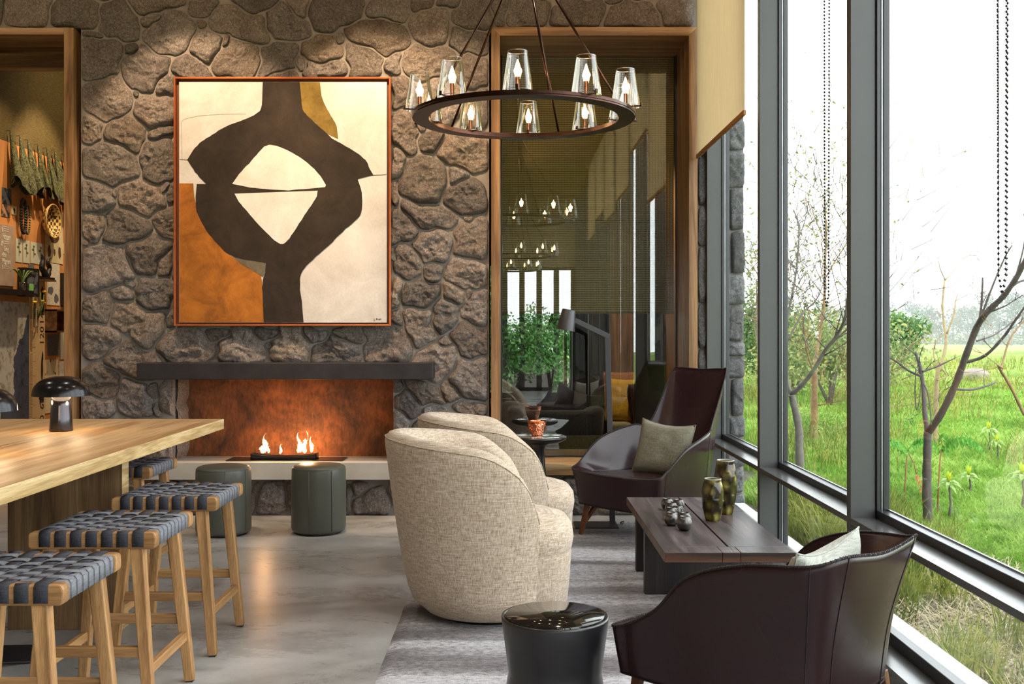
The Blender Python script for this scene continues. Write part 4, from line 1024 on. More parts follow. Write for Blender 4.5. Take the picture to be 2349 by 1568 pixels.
# ---- faceted glass vases
m, nt, bs = newmat('carved_glass')
v = N(nt, 'ShaderNodeTexVoronoi', Scale=20.0); v.feature = 'F1'; nt.links.new(coords(nt, (1, 1, 0.85)).outputs[0], v.inputs['Vector'])
r_ = ramp(nt, v.outputs['Distance'], [(0.0, hexc(196, 190, 120)), (0.28, hexc(140, 128, 58)), (0.5, hexc(80, 66, 28)), (0.7, hexc(40, 30, 14))])
n2 = noise_t(nt, coords(nt), 40, 4); nt.links.new(mix(nt, r_.outputs['Color'], ramp(nt, n2.outputs['Fac'], [(0.3, (0.7, 0.7, 0.7, 1)), (0.7, (1.15, 1.15, 1.1, 1))]).outputs['Color'], 0.8, 'MULTIPLY'), bs.inputs['Base Color'])
bs.inputs['Roughness'].default_value = 0.22; bs.inputs['Transmission Weight'].default_value = 0.25; bs.inputs['IOR'].default_value = 1.45; bs.inputs['Subsurface Weight'].default_value = 0.0
bump(nt, bs, v.outputs['Distance'], 0.35, 0.01)
M_VASE = m; M_RIM = m_plain('ground_glass_rim', hexc(150, 148, 136), 0.3)
def vase(label, loc, rr, h, seed):
    t = thing('vase', label, 'vase', loc, group='faceted amber green glass vases')
    n, mrow = 88, 60; base = [(0.62, 0), (0.72, .06), (0.86, .22), (0.97, .42), (1.0, .58), (0.97, .74), (0.86, .88), (0.76, .955), (0.745, 1.0)]
    def pr(z):
        for i in range(len(base) - 1):
            if base[i][1] <= z <= base[i + 1][1] + 1e-9:
                k = (z - base[i][1]) / (base[i + 1][1] - base[i][1]); return base[i][0] + (base[i + 1][0] - base[i][0]) * k
        return base[-1][0]
    # facet planes scattered over the body
    rnd = random.Random(seed); facets = []
    for lv in range(5):
        for q in range(6):
            a_ = 2 * math.pi * (q + 0.5 * (lv % 2)) / 6 + rnd.uniform(-.15, .15); zz_ = 0.10 + 0.19 * lv + rnd.uniform(-.02, .02)
            facets.append((Vector((math.cos(a_), math.sin(a_), 0)), zz_, rnd.uniform(0.90, 0.945)))
    rows = []
    for j in range(mrow + 1):
        z = j / mrow; row = []
        for q in range(n):
            a_ = 2 * math.pi * q / n; r0 = pr(z); p = Vector((math.cos(a_) * r0, math.sin(a_) * r0, 0)); s_ = 1
            for (d, fz, k) in facets:
                dz = (z - fz) * h / rr
                if abs(dz) > 0.55: continue
                lim = pr(fz) * k - 0.16 * dz * dz * 0 + 0.0
                slope = (pr(min(1, fz + .05)) - pr(max(0, fz - .05))) / 0.1 * rr / h * dz
                dd = p.dot(d)
                if dd > lim + slope and z < 0.96: s_ = min(s_, (lim + slope) / dd)
            row.append((p.x * s_ * rr, p.y * s_ * rr, z * h))
        rows.append(row)
    o = MB().grid(rows, True)
    o.add([(rr * .6 * math.cos(2 * math.pi * q / 20), rr * .6 * math.sin(2 * math.pi * q / 20), 0.001) for q in range(20)], [tuple(range(20))], False)
    o.build('body', M_VASE, t)
    r1 = rr * 0.745
    MB().lathe([(r1, h - .001), (r1 + .001, h + .003), (r1 - .004, h + .004), (r1 - .006, h)], 40).build('rim', M_RIM, t)
    MB().lathe([(r1 - .006, h), (r1 - .010, h - .03), (r1 - .006, h * .4), (0.001, h * .1)], 40).build('inner_wall', M_VASE, t)
    return t
tz = cz + 0.0
pt = GZ(1638, 1196, tz); vase('shorter faceted olive amber glass vase, in front on the coffee table', (pt.x, pt.y + 0.035, tz), 0.058, 0.212, 3)
pt = GZ(1668, 1181, tz); vase('taller faceted olive green glass vase, behind the shorter one', (pt.x, pt.y + 0.045, tz), 0.062, 0.282, 8)

# ---- pewter votive balls
def ball(label, px, pyb, w):
    g = GZ(px, pyb, tz); r_ = w * g.y / FOC / 2
    t = thing('votive', label, 'candle holder', (g.x, g.y + r_ * 0.7, tz), group='round pewter candle holders on the coffee table')
    pr = [(0, 0), (r_ * .55, 0.001), (r_ * .85, r_ * .35), (r_ * .99, r_ * .8), (r_, r_ * 1.05), (r_ * .93, r_ * 1.4), (r_ * .72, r_ * 1.72), (r_ * .55, r_ * 1.80), (r_ * .50, r_ * 1.76), (r_ * .45, r_ * 1.45), (0, r_ * 1.2)]
    MB().lathe(pr, 28).build('bowl', M_PEWTER, t)
    MB().lathe([(r_ * .52, r_ * 1.79), (r_ * .56, r_ * 1.83), (r_ * .60, r_ * 1.79)], 28).build('rim', M_PEWTER, t)
    return t
for lab, px, pb, w in (('pewter ball at the far left end of the double row', 1532, 1170, 28), ('pewter ball at the far right end of the double row', 1558, 1172, 28),
    ('second pewter ball in the left row', 1541, 1181, 30), ('second pewter ball in the right row', 1556, 1188, 30),
    ('third pewter ball in the left row', 1541, 1194, 32), ('nearest pewter ball of the left row', 1542, 1207, 34),
    ('third pewter ball in the right row, behind the nearest', 1573, 1206, 32), ('nearest pewter ball, front right of the double row', 1572, 1218, 36)):
    ball(lab, px, pb, w)

# ---- round side table with copper bowl
sz = 0.60; g = PW(1237, 998, 1.0); Yt = (H0 - sz) / ((998 - VY) / FOC); cxs = (1237 - VX) * Yt / FOC
stb = thing('side_table', 'black turned pedestal side table with a mirror top by the oak window', 'table', (cxs, Yt, 0.0)); rr_ = 0.5 * 126 * Yt / FOC
MB().lathe([(rr_ * .80, sz - .045), (rr_ * .97, sz - .030), (rr_, sz - .018), (rr_ * .99, sz - .008), (rr_ * .95, sz - .004), (0, sz - .004)], 56).build('tabletop', M_BLACK, stb)
MB().lathe([(rr_ * .93, sz - .0035), (rr_ * .93, sz), (rr_ * .90, sz + .001), (0, sz + .001)], 56).build('mirror_inlay', m_plain('mirror_inlay', hexc(205, 208, 212), 0.12, 0.9, 0.02), stb)
MB().lathe([(0, 0), (.14, 0), (.145, .01), (.135, .03), (.075, .05), (.062, .12), (.05, .3), (.040, .44), (.038, .50), (.050, .53), (.10, sz - .045), (0, sz - .045)], 40).build('pedestal', M_BLACK, stb)
cb = thing('copper_bowl', 'hammered copper bowl standing on the round mirror top side table', 'bowl', (cxs - 0.016, Yt - 0.005, sz + 0.001))
mcu, nt, bs = newmat('hammered_copper'); bs.inputs['Metallic'].default_value = 1.0; bs.inputs['Roughness'].default_value = 0.2; bs.inputs['Base Color'].default_value = hexc(212, 132, 100)
v = N(nt, 'ShaderNodeTexVoronoi', Scale=95.0); nt.links.new(coords(nt).outputs[0], v.inputs['Vector']); bump(nt, bs, v.outputs['Distance'], 0.9, 0.004)
rb = 22 * Yt / FOC; hb = 0.105
MB().lathe([(0, 0.002), (rb * .55, 0), (rb * .62, .006), (rb * .82, hb * .35), (rb * .93, hb * .65), (rb * .97, hb * .90), (rb * .93, hb * .90), (rb * .85, hb * .5), (rb * .5, .012), (0, .01)], 48).build('bowl_body', mcu, cb)
MB().lathe([(rb * .94, hb * .88), (rb, hb * .90), (rb * 1.02, hb * .95), (rb * 1.0, hb), (rb * .94, hb), (rb * .93, hb * .9)], 48).build('rim', M_COPPER, cb)

# ---- black drum side table in the foreground
g = PW(1271, 1408, 1.0); dz = 0.42; Yd = (H0 - dz) / ((1410 - VY) / FOC); xd = (1273 - VX) * Yd / FOC; rd = 0.5 * 246 * Yd / FOC
dt = thing('drum_table', 'black waisted drum side table with dark mirror top in the foreground', 'table', (xd, Yd, 0.012))
dz -= 0.012
MB().lathe([(0, 0), (rd * .98, 0), (rd * 1.0, .02), (rd * .99, .08), (rd * .90, .19), (rd * .865, .225), (rd * .90, .27), (rd * .97, .36), (rd * 1.0, dz - .008), (rd * .995, dz), (rd * .955, dz - .001), (rd * .935, dz - .010), (0, dz - .010)], 72).build('body', M_BLACK, dt)
MB().lathe([(rd * .925, dz - .010), (rd * .925, dz + .002), (rd * .915, dz + .004), (0, dz + .004)], 72).build('mirror_top', m_plain('smoked_mirror', hexc(62, 60, 58), 0.06, 0.85, 0.02), dt)

# ---- angled floor lamp
YL = 7.18
fl_ = thing('floor_lamp', 'dark angular floor lamp with tapered metal shade beside the high leather armchair', 'floor lamp', (PW(1366, 1200, YL).x, YL, 0.0)); off = fl_.location.copy()
a_, b_ = PW(1317, 1205, YL).x, PW(1416, 1205, YL).x
M_LAMPM = m_plain('anthracite_lamp', hexc(58, 57, 60), 0.42, 0.3, 0.05)
MB().box(a_, b_, YL - 0.13, YL + 0.10, 0.0, 0.022).build('base_plate', M_LAMPM, fl_, off, 0.002)
pb, pt_ = PW(1405, 1196, YL), PW(1393, 772, YL)
MB().beam((pb.x, YL, 0.02), (pt_.x, YL, pt_.z), 0.022, 0.038, (1, 0, 0)).build('post', M_LAMPM, fl_, off, 0.002)
e = PW(1318, 734, YL - .02)
MB().beam((pt_.x + .012, YL, pt_.z + 0.0), (e.x, YL - .02, e.z), 0.022, 0.034, (0, 0, 1)).build('arm', M_LAMPM, fl_, off, 0.002)
tp, bt = PW(1305, 711, YL - .02), PW(1297, 757, YL - .02)
ax = (tp - bt); hN = ax.length; mbs = MB().lathe([(0.064, 0), (0.046, hN), (0.043, hN + .004), (0, hN + .004)], 36); mbs.lathe([(0.062, 0.001), (0.044, hN - .004), (0, hN - .004)], 36)
o = mbs.build('lamp_shade', M_LAMPM, fl_); o.location = bt - off; o.rotation_euler = Vector((0, 0, 1)).rotation_difference(ax.normalized()).to_euler()
MB().tube(spline([(b_ - .005, YL + .02, .01), (b_ + .03, YL + .01, .008), (b_ + .05, YL + .05, .03), (b_ + .03, YL + .07, .015), (b_ + .10, YL + .06, .006), (b_ + .2, YL + .2, .006)], 6), 0.0035, 6).build('cord', M_BLACK, fl_, off)

# ---- chandelier
CXc, CYc, CZc = 0.067, 5.53, 2.462
def chandelier(name, label, loc, lights=True):
    t = thing(name, label, 'chandelier', loc)
    Ro, Ri = 0.590, 0.500
    rg = MB().lathe([(Ri, 0.0), (Ro - .004, 0.0), (Ro - .004, .007), (Ro, .009), (Ro, .024), (Ri + .006, .024), (Ri + .006, .012), (Ri, .010), (Ri, 0.0)], 120); rg.sm = [False] * len(rg.sm); rg.build('ring', M_BRONZE, t)
    apex = Vector((0.0, 0, 3.36 - CZc + .02))
    for q in range(5):
        a_ = R(-90 + 13 + 72 * q); r_ = (Ro + Ri) / 2 - .01
        p = Vector((r_ * math.cos(a_), r_ * math.sin(a_), .02))
        MB().tube([p, apex], 0.0068, 8).build('rod', M_BRONZE, t)
    MB().lathe([(0, 0), (.02, 0), (.03, .02), (.03, .06), (.012, .08), (.008, .8), (0, .8)], 16, tuple(apex)).build('canopy_stem', M_BRONZE, t)
    protos = None
    for q in range(10):
        a_ = R(-90 - 3.6 + 36 * q); r_ = Ro - .035
        c = Vector((r_ * math.cos(a_), r_ * math.sin(a_), .024))
        if protos is None:
            g1 = MB().lathe([(.0730, 0), (.070, .03), (.0475, .188)], 36).build('glass_shade', M_SHADEGL, t)
            g2 = MB().lathe([(.0735, -.001), (.0742, .0015), (.0727, .0015)], 36).build('rim', M_SILVER, g1); g3 = MB().lathe([(.0470, .187), (.0482, .1888), (.0470, .1905)], 36).build('rim', M_SILVER, g1)
            s1 = MB().lathe([(0, 0), (.020, 0), (.020, .004), (.0105, .006), (.0105, .068), (0, .068)], 20).build('candle_sleeve', M_BRONZE, t)
            bl = MB().lathe([(0, .066), (.008, .069), (.0145, .084), (.0165, .098), (.0125, .118), (.0065, .136), (.002, .150), (0, .153)], 18).build('bulb', m_emit('bulb_glow', (1, 0.62, 0.27, 1), 26), t)
            br = MB().box(-.078, .085, -.005, .005, -.003, .003).box(.079, .085, -.006, .006, -.004, .016).box(-.078, -.073, -.006, .006, -.004, .014).build('shade_bracket', M_BRONZE, t)
            protos = [g1, s1, bl, br]; cur = protos
        else:
            cur = []
            for p in protos:
                c_ = p.copy(); COL.objects.link(c_); c_.parent = t; cur.append(c_)
                if p is protos[0]:
                    
                    for gg in (g2, g3): r2 = gg.copy(); COL.objects.link(r2); r2.parent = c_
        for o in cur: o.location = c; o.rotation_euler = (0, 0, a_)
        if lights: lamp('bulb_light', 'POINT', c + Vector((0, 0, .11)), 2.6, (1, 0.62, 0.32), size=0.02, parent=t)
    return t
ch = chandelier('chandelier', 'round bronze ring chandelier with ten clear glass candle shades', (CXc, CYc, CZc))
ch2 = copy_tree(ch, None, True); ch2.location = (CXc + .05, 0.4, CZc); ch2['label'] = 'second ring chandelier further back in the room, seen only mirrored in the oak window'
ch3 = copy_tree(ch, None, True); ch3.location = (CXc - .1, -3.2, CZc); ch3['label'] = 'third ring chandelier at the back of the room, seen only mirrored in the oak window'

# ---- painting
YP = 7.55; P0 = Vector((PW(649, 463, YP).x, YP, PW(649, 463, YP).z))
pa = thing('painting', 'large abstract painting of a dark ring figure on cream and orange, in a copper frame', 'painting', P0)
def uv(u, v_): 
    p = PW(380 + u / 2.613, 160 + v_ / 2.613, YP); return (p.x, p.z)
def pm(name, c0, c1, sc=5, c2=None, thr=(0.3, 0.7)):
    m, nt, bs = newmat(name); a_ = noise_t(nt, coords(nt), sc, 9, 0.7, 0.5); b2 = noise_t(nt, coords(nt), 70, 4, 0.7)
    stops = [(thr[0], c0), (thr[1], c1)] + ([(0.85, c2)] if c2 else [])
    c = mix(nt, ramp(nt, a_.outputs['Fac'], stops).outputs['Color'], ramp(nt, b2.outputs['Fac'], [(0.3, (.8, .8, .8, 1)), (0.6, (1, 1, 1, 1))]).outputs['Color'], 0.5, 'MULTIPLY')
    nt.links.new(c, bs.inputs['Base Color']); bs.inputs['Roughness'].default_value = 0.75; bs.inputs['Specular IOR Level'].default_value = 0.2
    bump(nt, bs, b2.outputs['Fac'], 0.25, 0.002); return m
M_CREAM = pm('cream_paint', hexc(184, 179, 175), hexc(213, 210, 211), 3)
M_BLACKP = pm('black_paint', hexc(34, 28, 24), hexc(54, 45, 38), 6)
M_ORP = pm('orange_paint', hexc(112, 68, 26), hexc(182, 112, 42), 5, hexc(200, 130, 54))
M_OLP = pm('olive_paint', hexc(96, 78, 34), hexc(138, 114, 56), 8)
M_GRP = pm('grey_paint', hexc(82, 76, 64), hexc(110, 102, 88), 8)
M_LINE = m_plain('charcoal_line', hexc(40, 34, 30), 0.9)
x0_, z1_ = uv(50, 45); x1_, z0_ = uv(1350, 1535)
cx0, cz1 = uv(80, 72); cx1, cz0 = uv(1325, 1514)
MB().box(cx0, cx1, YP + .004, YP + .03, cz0, cz1).build('canvas', M_CREAM, pa, P0)
fw = 0.013; d0, d1_ = YP - .012, YP + .034
for nm, b in (('frame_side', (x0_, x0_ + fw, d0, d1_, z0_, z1_)), ('frame_side', (x1_ - fw, x1_, d0, d1_, z0_, z1_)), ('frame_side', (x0_ + fw, x1_ - fw, d0, d1_, z1_ - fw, z1_)), ('frame_side', (x0_ + fw, x1_ - fw, d0, d1_, z0_, z0_ + fw))):
    MB().box(*b).build(nm, M_COPPERFR, pa, P0, 0.002)
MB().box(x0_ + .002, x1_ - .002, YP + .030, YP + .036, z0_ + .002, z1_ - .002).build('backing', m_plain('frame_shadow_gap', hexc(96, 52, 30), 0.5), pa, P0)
def smooth_poly(pts, k=4):
    out = []
    P_ = [Vector((p[0], p[1], 0)) for p in pts]
    n = len(P_)
    for i in range(n):
        a_, b_, c_, d_ = P_[i - 1], P_[i], P_[(i + 1) % n], P_[(i + 2) % n]
        out.append(b_)
        sharp = lambda p, q, r_: (q - p).length > 1e-6 and (r_ - q).length > 1e-6 and (q - p).normalized().dot((r_ - q).normalized()) < 0.55
        if not sharp(a_, b_, c_) and not sharp(b_, c_, d_):
            for j in range(1, k): out.append(cr(a_, b_, c_, d_, j / k))
    res = []
    for i, p in enumerate(out):
        q = Vector((p.x * .03, p.y * .03, 0)); res.append((p.x + noise.noise(q * 1.5) * 4, p.y + noise.noise(q * 1.5 + Vector((5, 5, 0))) * 4))
    return res
def patch(name, pts, mat, lay):
    po = [uv(min(max(a_, 81), 1324), min(max(b_, 73), 1513)) for a_, b_ in smooth_poly(pts)]
    bm = bmesh.new(); vs = [bm.verts.new((x - P0.x, YP + .004 - lay * .0012 - P0.y, z - P0.z)) for x, z in po]
    es = [bm.edges.new((vs[i], vs[(i + 1) % len(vs)])) for i in range(len(vs))]
    bmesh.ops.triangle_fill(bm, use_beauty=True, edges=es)
    r_ = bmesh.ops.extrude_face_region(bm, geom=list(bm.faces)); bmesh.ops.translate(bm, vec=(0, .001, 0), verts=[g_ for g_ in r_['geom'] if isinstance(g_, bmesh.types.BMVert)])
    bmesh.ops.recalc_face_normals(bm, faces=bm.faces)
    me = bpy.data.meshes.new(name); bm.to_mesh(me); bm.free(); me.materials.append(mat)
    o = bpy.data.objects.new(name, me); COL.objects.link(o); o.parent = pa; return o
dark = [(580,73),(578,180),(572,230),(545,262),(470,298),(360,340),(280,390),(215,430),(165,480),(128,538),(155,580),(200,640),(245,684),(185,684),(180,760),(184,840),(210,900),(250,970),(310,1040),(370,1100),(440,1128),(520,1145),(590,1155),(600,1170),(595,1210),(583,1260),(580,1330),(588,1514),(828,1514),(818,1420),(805,1290),(808,1240),(830,1190),(900,1120),(980,1050),(1060,970),(1130,910),(1170,860),(1178,780),(1168,700),(1152,655),(1245,632),(1222,590),(1205,550),(1165,510),(1100,470),(1000,410),(930,350),(860,285),(825,245),(812,180),(805,73)]
patch('orange_shape', [(82,680),(165,680),(168,740),(180,800),(185,850),(210,900),(250,970),(310,1040),(370,1100),(440,1150),(500,1190),(550,1220),(575,1250),(582,1380),(590,1514),(82,1514)], M_ORP, 1)
patch('olive_shape', [(800,73),(925,73),(932,150),(960,220),(1000,290),(1025,340),(1033,415),(960,380),(880,320),(830,270),(800,230)], M_OLP, 1)
patch('grey_shape', [(385,1105),(470,1125),(590,1145),(605,1180),(583,1242),(520,1200),(450,1160)], M_GRP, 2)
patch('dark_figure', dark, M_BLACKP, 3)
patch('upper_opening', [(398,682),(440,625),(500,560),(560,495),(600,455),(640,452),(690,465),(780,510),(870,575),(930,640),(962,690),(955,703),(850,712),(740,722),(600,715),(480,700)], M_CREAM, 4)
patch('lower_opening', [(412,740),(600,735),(912,725),(905,760),(860,830),(800,920),(740,1010),(710,1040),(680,1040),(640,1010),(560,930),(490,850),(440,790)], M_CREAM, 4)
def line(pts, w=0.0012):
    MB().tube([(uv(*p)[0], YP + .0035, uv(*p)[1]) for p in pts], w, 4).build('drawn_line', M_LINE, pa, P0)
line([(98, 538), (96, 400), (95, 310), (110, 295), (200, 275), (330, 266), (480, 265)], 0.0009); line([(84, 538), (130, 540)], 0.002); line([(1235, 632), (1322, 628)], 0.002)
def text(body, size, loc, rot, mat, parent, name='lettering', off=(0, 0, 0), align='LEFT', ext=0.0006):
    cu = bpy.data.curves.new(name, 'FONT'); cu.body = body; cu.size = size; cu.extrude = ext; cu.align_x = align; cu.resolution_u = 2
    tmp = bpy.data.objects.new(name, cu); COL.objects.link(tmp); dg = bpy.context.evaluated_depsgraph_get(); dg.update()
    me = bpy.data.meshes.new_from_object(tmp.evaluated_get(dg)); bpy.data.objects.remove(tmp); me.materials.clear(); me.materials.append(mat)
    o = bpy.data.objects.new(name, me); COL.objects.link(o); o.location = Vector(loc) - Vector(off); o.rotation_euler = rot
    if parent: o.parent = parent
    return o
sx, sz_ = uv(1248, 1502); text('J. Pret', 0.022, (sx, YP + .002, sz_), (R(90), R(-6), 0), M_LINE, pa, 'signature', P0)
# ================================================================ EXHIBIT ROOM BEHIND THE DOORWAY
XD = -4.2
def DW(px, py, xx=XD):
    Y = -xx * FOC / (VX - px); return Y, H0 - (py - VY) * Y / FOC
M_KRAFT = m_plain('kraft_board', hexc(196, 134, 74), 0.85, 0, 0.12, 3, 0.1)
m, nt, bs = newmat('shaded_olive_weave'); a_ = noise_t(nt, coords(nt, (1, 4, 60)), 4, 5, 0.7, 0.5)
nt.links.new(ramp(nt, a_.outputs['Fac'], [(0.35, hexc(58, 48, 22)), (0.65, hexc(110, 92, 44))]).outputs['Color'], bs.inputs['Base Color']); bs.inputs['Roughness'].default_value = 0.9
M_SHADEWEAVE = m  # olive reed weave, with the dimness of the upper wall put into its colour
w3 = struct('wall_exhibit', (XD, 10, 0))
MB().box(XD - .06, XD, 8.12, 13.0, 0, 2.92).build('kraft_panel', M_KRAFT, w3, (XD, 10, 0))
MB().box(XD - .06, XD - .004, 8.12, 13.0, 2.92, 4.3).build('shaded_upper_wall', M_SHADEWEAVE, w3, (XD, 10, 0))  # split from the kraft follows a shadow edge, shade carried by the colour
MB().box(-6.2, XD - .06, 8.05, 8.15, 0, 4.3).box(XD - .06, -2.8, 12.9, 13.0, 0, 4.3).build('end_panel', M_SHADEWEAVE, w3, (XD, 10, 0))
MB().box(-2.9, -2.8, 8.05, 13.0, 0, 4.3).build('side_panel', M_PLASTER, w3, (XD, 10, 0))
for x, y in ((-3.35, 9.4), (-3.35, 10.9)):
    lamp('exhibit_spot', 'SPOT', (x, y - .3, 4.1), 150, (1, 0.74, 0.46), (XD, y + .1, 1.5), 0.03, 62, 0.5)
lamp('exhibit_spot', 'SPOT', (-3.4, 8.3, 3.9), 60, (1, 0.74, 0.46), (XD, 9.0, 1.2), 0.03, 70, 0.5)
lamp('added_exhibit_fill', 'SPOT', (-3.2, 9.6, 3.7), 20, (1, 0.80, 0.5), (XD, 9.8, 3.3), 0.08, 150, 0.9)  # added fill so the upper wall does not go black
def prm(name, c0, marks, sc=30, thr=0.42, stretch=(1, 1, 1)):
    m, nt, bs = newmat(name); a_ = noise_t(nt, coords(nt, stretch), sc, 5, 0.6)
    nt.links.new(ramp(nt, a_.outputs['Fac'], [(thr - .05, marks), (thr, c0)]).outputs['Color'], bs.inputs['Base Color']); bs.inputs['Roughness'].default_value = 0.7; return m
M_PAPER = prm('old_paper', hexc(222, 208, 168), hexc(150, 134, 100), 26, 0.27)
M_PRINT = prm('engraving', hexc(224, 210, 172), hexc(78, 62, 48), 16, 0.40)
M_WHITEP = prm('text_sheet', hexc(226, 222, 208), hexc(120, 118, 110), 4, 0.44, (1, 9, 70))
M_INK = m_plain('ink', hexc(44, 36, 32), 0.8)
M_GREYP = prm('grey_sheet', hexc(96, 100, 104), hexc(170, 172, 172), 4, 0.40, (1, 9, 60))
M_PALEG = prm('pale_green_sheet', hexc(196, 198, 180), hexc(140, 140, 130), 4, 0.38, (1, 9, 60))
M_PHOTOA = prm('photo_mix', hexc(90, 96, 104), hexc(40, 42, 48), 14, 0.5)
M_PHOTOB = prm('photo_warm', hexc(170, 120, 100), hexc(40, 60, 36), 18, 0.52)
M_BLKF = m_plain('black_frame', hexc(26, 26, 28), 0.5)
def sheet(name, label, cat, px0, px1, pt, pb, mat, d=0.006, group=None, kidsf=None):
    ya, zt_ = DW(px0, pt); yb, _ = DW(px1, pt); _, zb_ = DW(px0, pb)
    c = Vector((XD, (ya + yb) / 2, (zt_ + zb_) / 2))
    o = MB().box(XD + 0.0005, XD + d, ya, yb, zb_, zt_).build(name, mat, None, c); o.location = c
    tag(o, label, cat, group)
    if kidsf: kidsf(o, c, ya, yb, zb_, zt_, XD + d)
    return o
def blobs(o, c, ya, yb, za, zb, x, lst, mat=None, nm='printed_figure'):
    for (u, v, ru, rv) in lst:
        cy_, cz_ = ya + (yb - ya) * u, za + (zb - za) * v; n = 18; mb = MB()
        pts = []
        for q in range(n):
            t_ = 2 * math.pi * q / n; k = 1 + 0.35 * noise.noise(Vector((math.cos(t_) * 1.5 + u * 7, math.sin(t_) * 1.5 + v * 5, 0)))
            pts.append((cy_ + ru * (yb - ya) * math.cos(t_) * k, cz_ + rv * (zb - za) * math.sin(t_) * k))
        vs = [(x, p[0], p[1]) for p in pts] + [(x + .001, p[0], p[1]) for p in pts]
        mb.add(vs, [tuple(range(n, 2 * n))] + [(i, (i + 1) % n, (i + 1) % n + n, i + n) for i in range(n)], False)
        mb.build(nm, mat or M_INK, o, c)
GP = 'sheets pinned on the kraft wall'
sheet('text_panel', 'grey brown text panel at the far left edge with white lettering', 'panel', -70, 30, 499, 648, m_plain('panel_taupe', hexc(168, 146, 128), 0.7), 0.012, None)
M_WHITE = m_plain('white_print', hexc(240, 238, 230), 0.6)
tp_ = [o for o in bpy.data.objects if o.name.startswith('text_panel')][0]
yR = DW(29, 560)[0]; 
for i, s_ in enumerate(['k', 'himper', 'gh', 'Sing', 'ckle', 'Pilgrum', 'h']):
    yy = DW(20, 0)[0]; z = DW(8, 533 + i * 14.2)[1]
    en = {0: 4, 1: 21, 2: 5, 3: 16, 4: 11, 5: 21, 6: 4}[i]
    o = text(s_, 0.060, (XD + .0135, DW(en, 0)[0], z), (R(90), 0, R(90)), M_WHITE, tp_, 'lettering', tp_.location, 'RIGHT'); o.scale = (0.8, 1, 1)
    for q in range(3):
        ya, yb = DW(en + 1, 0)[0], DW(en + 12, 0)[0]
        if en < 10: MB().box(XD + .012, XD + .0135, ya, yb, z + .01 + q * .018, z + .014 + q * .018).build('text_line', M_WHITE, tp_, tp_.location)
# map
m, nt, bs = newmat('map_print')
mp = coords(nt); sp = nt.nodes.new('ShaderNodeSeparateXYZ'); nt.links.new(mp.outputs[0], sp.inputs[0]); nn = noise_t(nt, mp, 2.2, 6, 0.6)
ad = N(nt, 'ShaderNodeMath', operation='MULTIPLY_ADD'); nt.links.new(nn.outputs['Fac'], ad.inputs[0]); ad.inputs[1].default_value = 0.7
a2 = N(nt, 'ShaderNodeMath', operation='MULTIPLY_ADD'); nt.links.new(sp.outputs['Z'], a2.inputs[0]); a2.inputs[1].default_value = -0.55; nt.links.new(sp.outputs['Y'], a2.inputs[2]); nt.links.new(a2.outputs[0], ad.inputs[2])
land = ramp(nt, ad.outputs[0], [(0.60, hexc(196, 196, 188)), (0.61, hexc(78, 90, 112))])
n2 = noise_t(nt, mp, 13, 8, 0.75); mk = ramp(nt, n2.outputs['Fac'], [(0.36, hexc(70, 80, 88)), (0.42, hexc(186, 176, 150)), (0.5, hexc(255, 255, 255))])
nt.links.new(mix(nt, land.outputs['Color'], mk.outputs['Color'], 0.7, 'MULTIPLY'), bs.inputs['Base Color']); bs.inputs['Roughness'].default_value = 0.35
M_MAP = m
sheet('wall_map', 'large pale blue and grey wall map at the left edge', 'map', -90, 63, 685, 1080, M_MAP, 0.012)
M_CHART = m_plain('chart_paper', hexc(214, 184, 138), 0.7, 0, 0.05)
def chart(o, c, ya, yb, za, zb, x):
    mb = MB()
    n = int((zb - za) / 0.0125)
    for i in range(n):
        z = za + i * 0.0125; L = 0.06 if i % 10 else 0.13
        mb.box(x, x + .0008, ya + .004, ya + L * 0.9, z, z + .0018)
    mb.build('tick_marks', M_INK, o, c)
    Ym = (ya + yb) / 2
    for s_, py in (('140', 727), ('120', 774), ('60', 921), ('40', 962)):
        z = H0 - (py - VY) * (DW(96, 0)[0]) / FOC
        text(s_, 0.115, (x + .0006, DW(99, 0)[0] - .005, z - .07), (R(90), R(-90), R(90)), M_INK, o, 'number', c)
    blobs(o, c, ya, yb, za, zb, x, [(.84, .885, .12, .05), (.80, .845, .14, .03), (.82, .945, .07, .02), (.80, .50, .07, .07), (.83, .57, .05, .03), (.76, .345, .16, .022), (.88, .36, .05, .04), (.68, .33, .04, .03)])
sheet('growth_chart', 'tall beige measuring chart with black numbers and animal figures', 'chart', 66, 101, 640, 1060, M_CHART, 0.008, None, chart)
for i, (a_, b_, t_, u_) in enumerate([(35, 50, 546, 600), (52, 67, 550, 602), (69, 84, 554, 603), (85, 100, 557, 606)]):
    sheet('botanical_print', ['first', 'second', 'third', 'fourth'][i] + ' from the left of the four narrow green botanical prints', 'print', a_, b_, t_, u_, M_PALEG, 0.004, 'botanical prints',
          lambda o, c, ya, yb, za, zb, x: blobs(o, c, ya, yb, za, zb, x, [(.5, .55, .05, .3), (.35, .65, .16, .06), (.65, .45, .16, .05), (.5, .8, .14, .05)], m_plain('plant_ink', hexc(104, 108, 70), 0.8) if 'plant_ink' not in bpy.data.materials else bpy.data.materials['plant_ink']))
sheet('specimen_print', 'large aged print of brown specimens beside the woven basket', 'print', 104, 143, 476, 600, M_PAPER, 0.005, None,
      lambda o, c, ya, yb, za, zb, x: blobs(o, c, ya, yb, za, zb, x, [(.55, .76, .05, .05), (.78, .75, .09, .12), (.48, .47, .26, .10), (.2, .2, .09, .11), (.5, .2, .05, .06), (.8, .2, .08, .12)], m_plain('sepia', hexc(92, 66, 50), 0.8)))
sheet('photo_print', 'small dark landscape photograph below the first hanging cloth', 'photo', 4, 25, 429, 465, M_PHOTOA, 0.004)
sheet('photo_print', 'small portrait photograph above the text panel', 'photo', 3, 21, 467, 495, M_PHOTOB, 0.004)
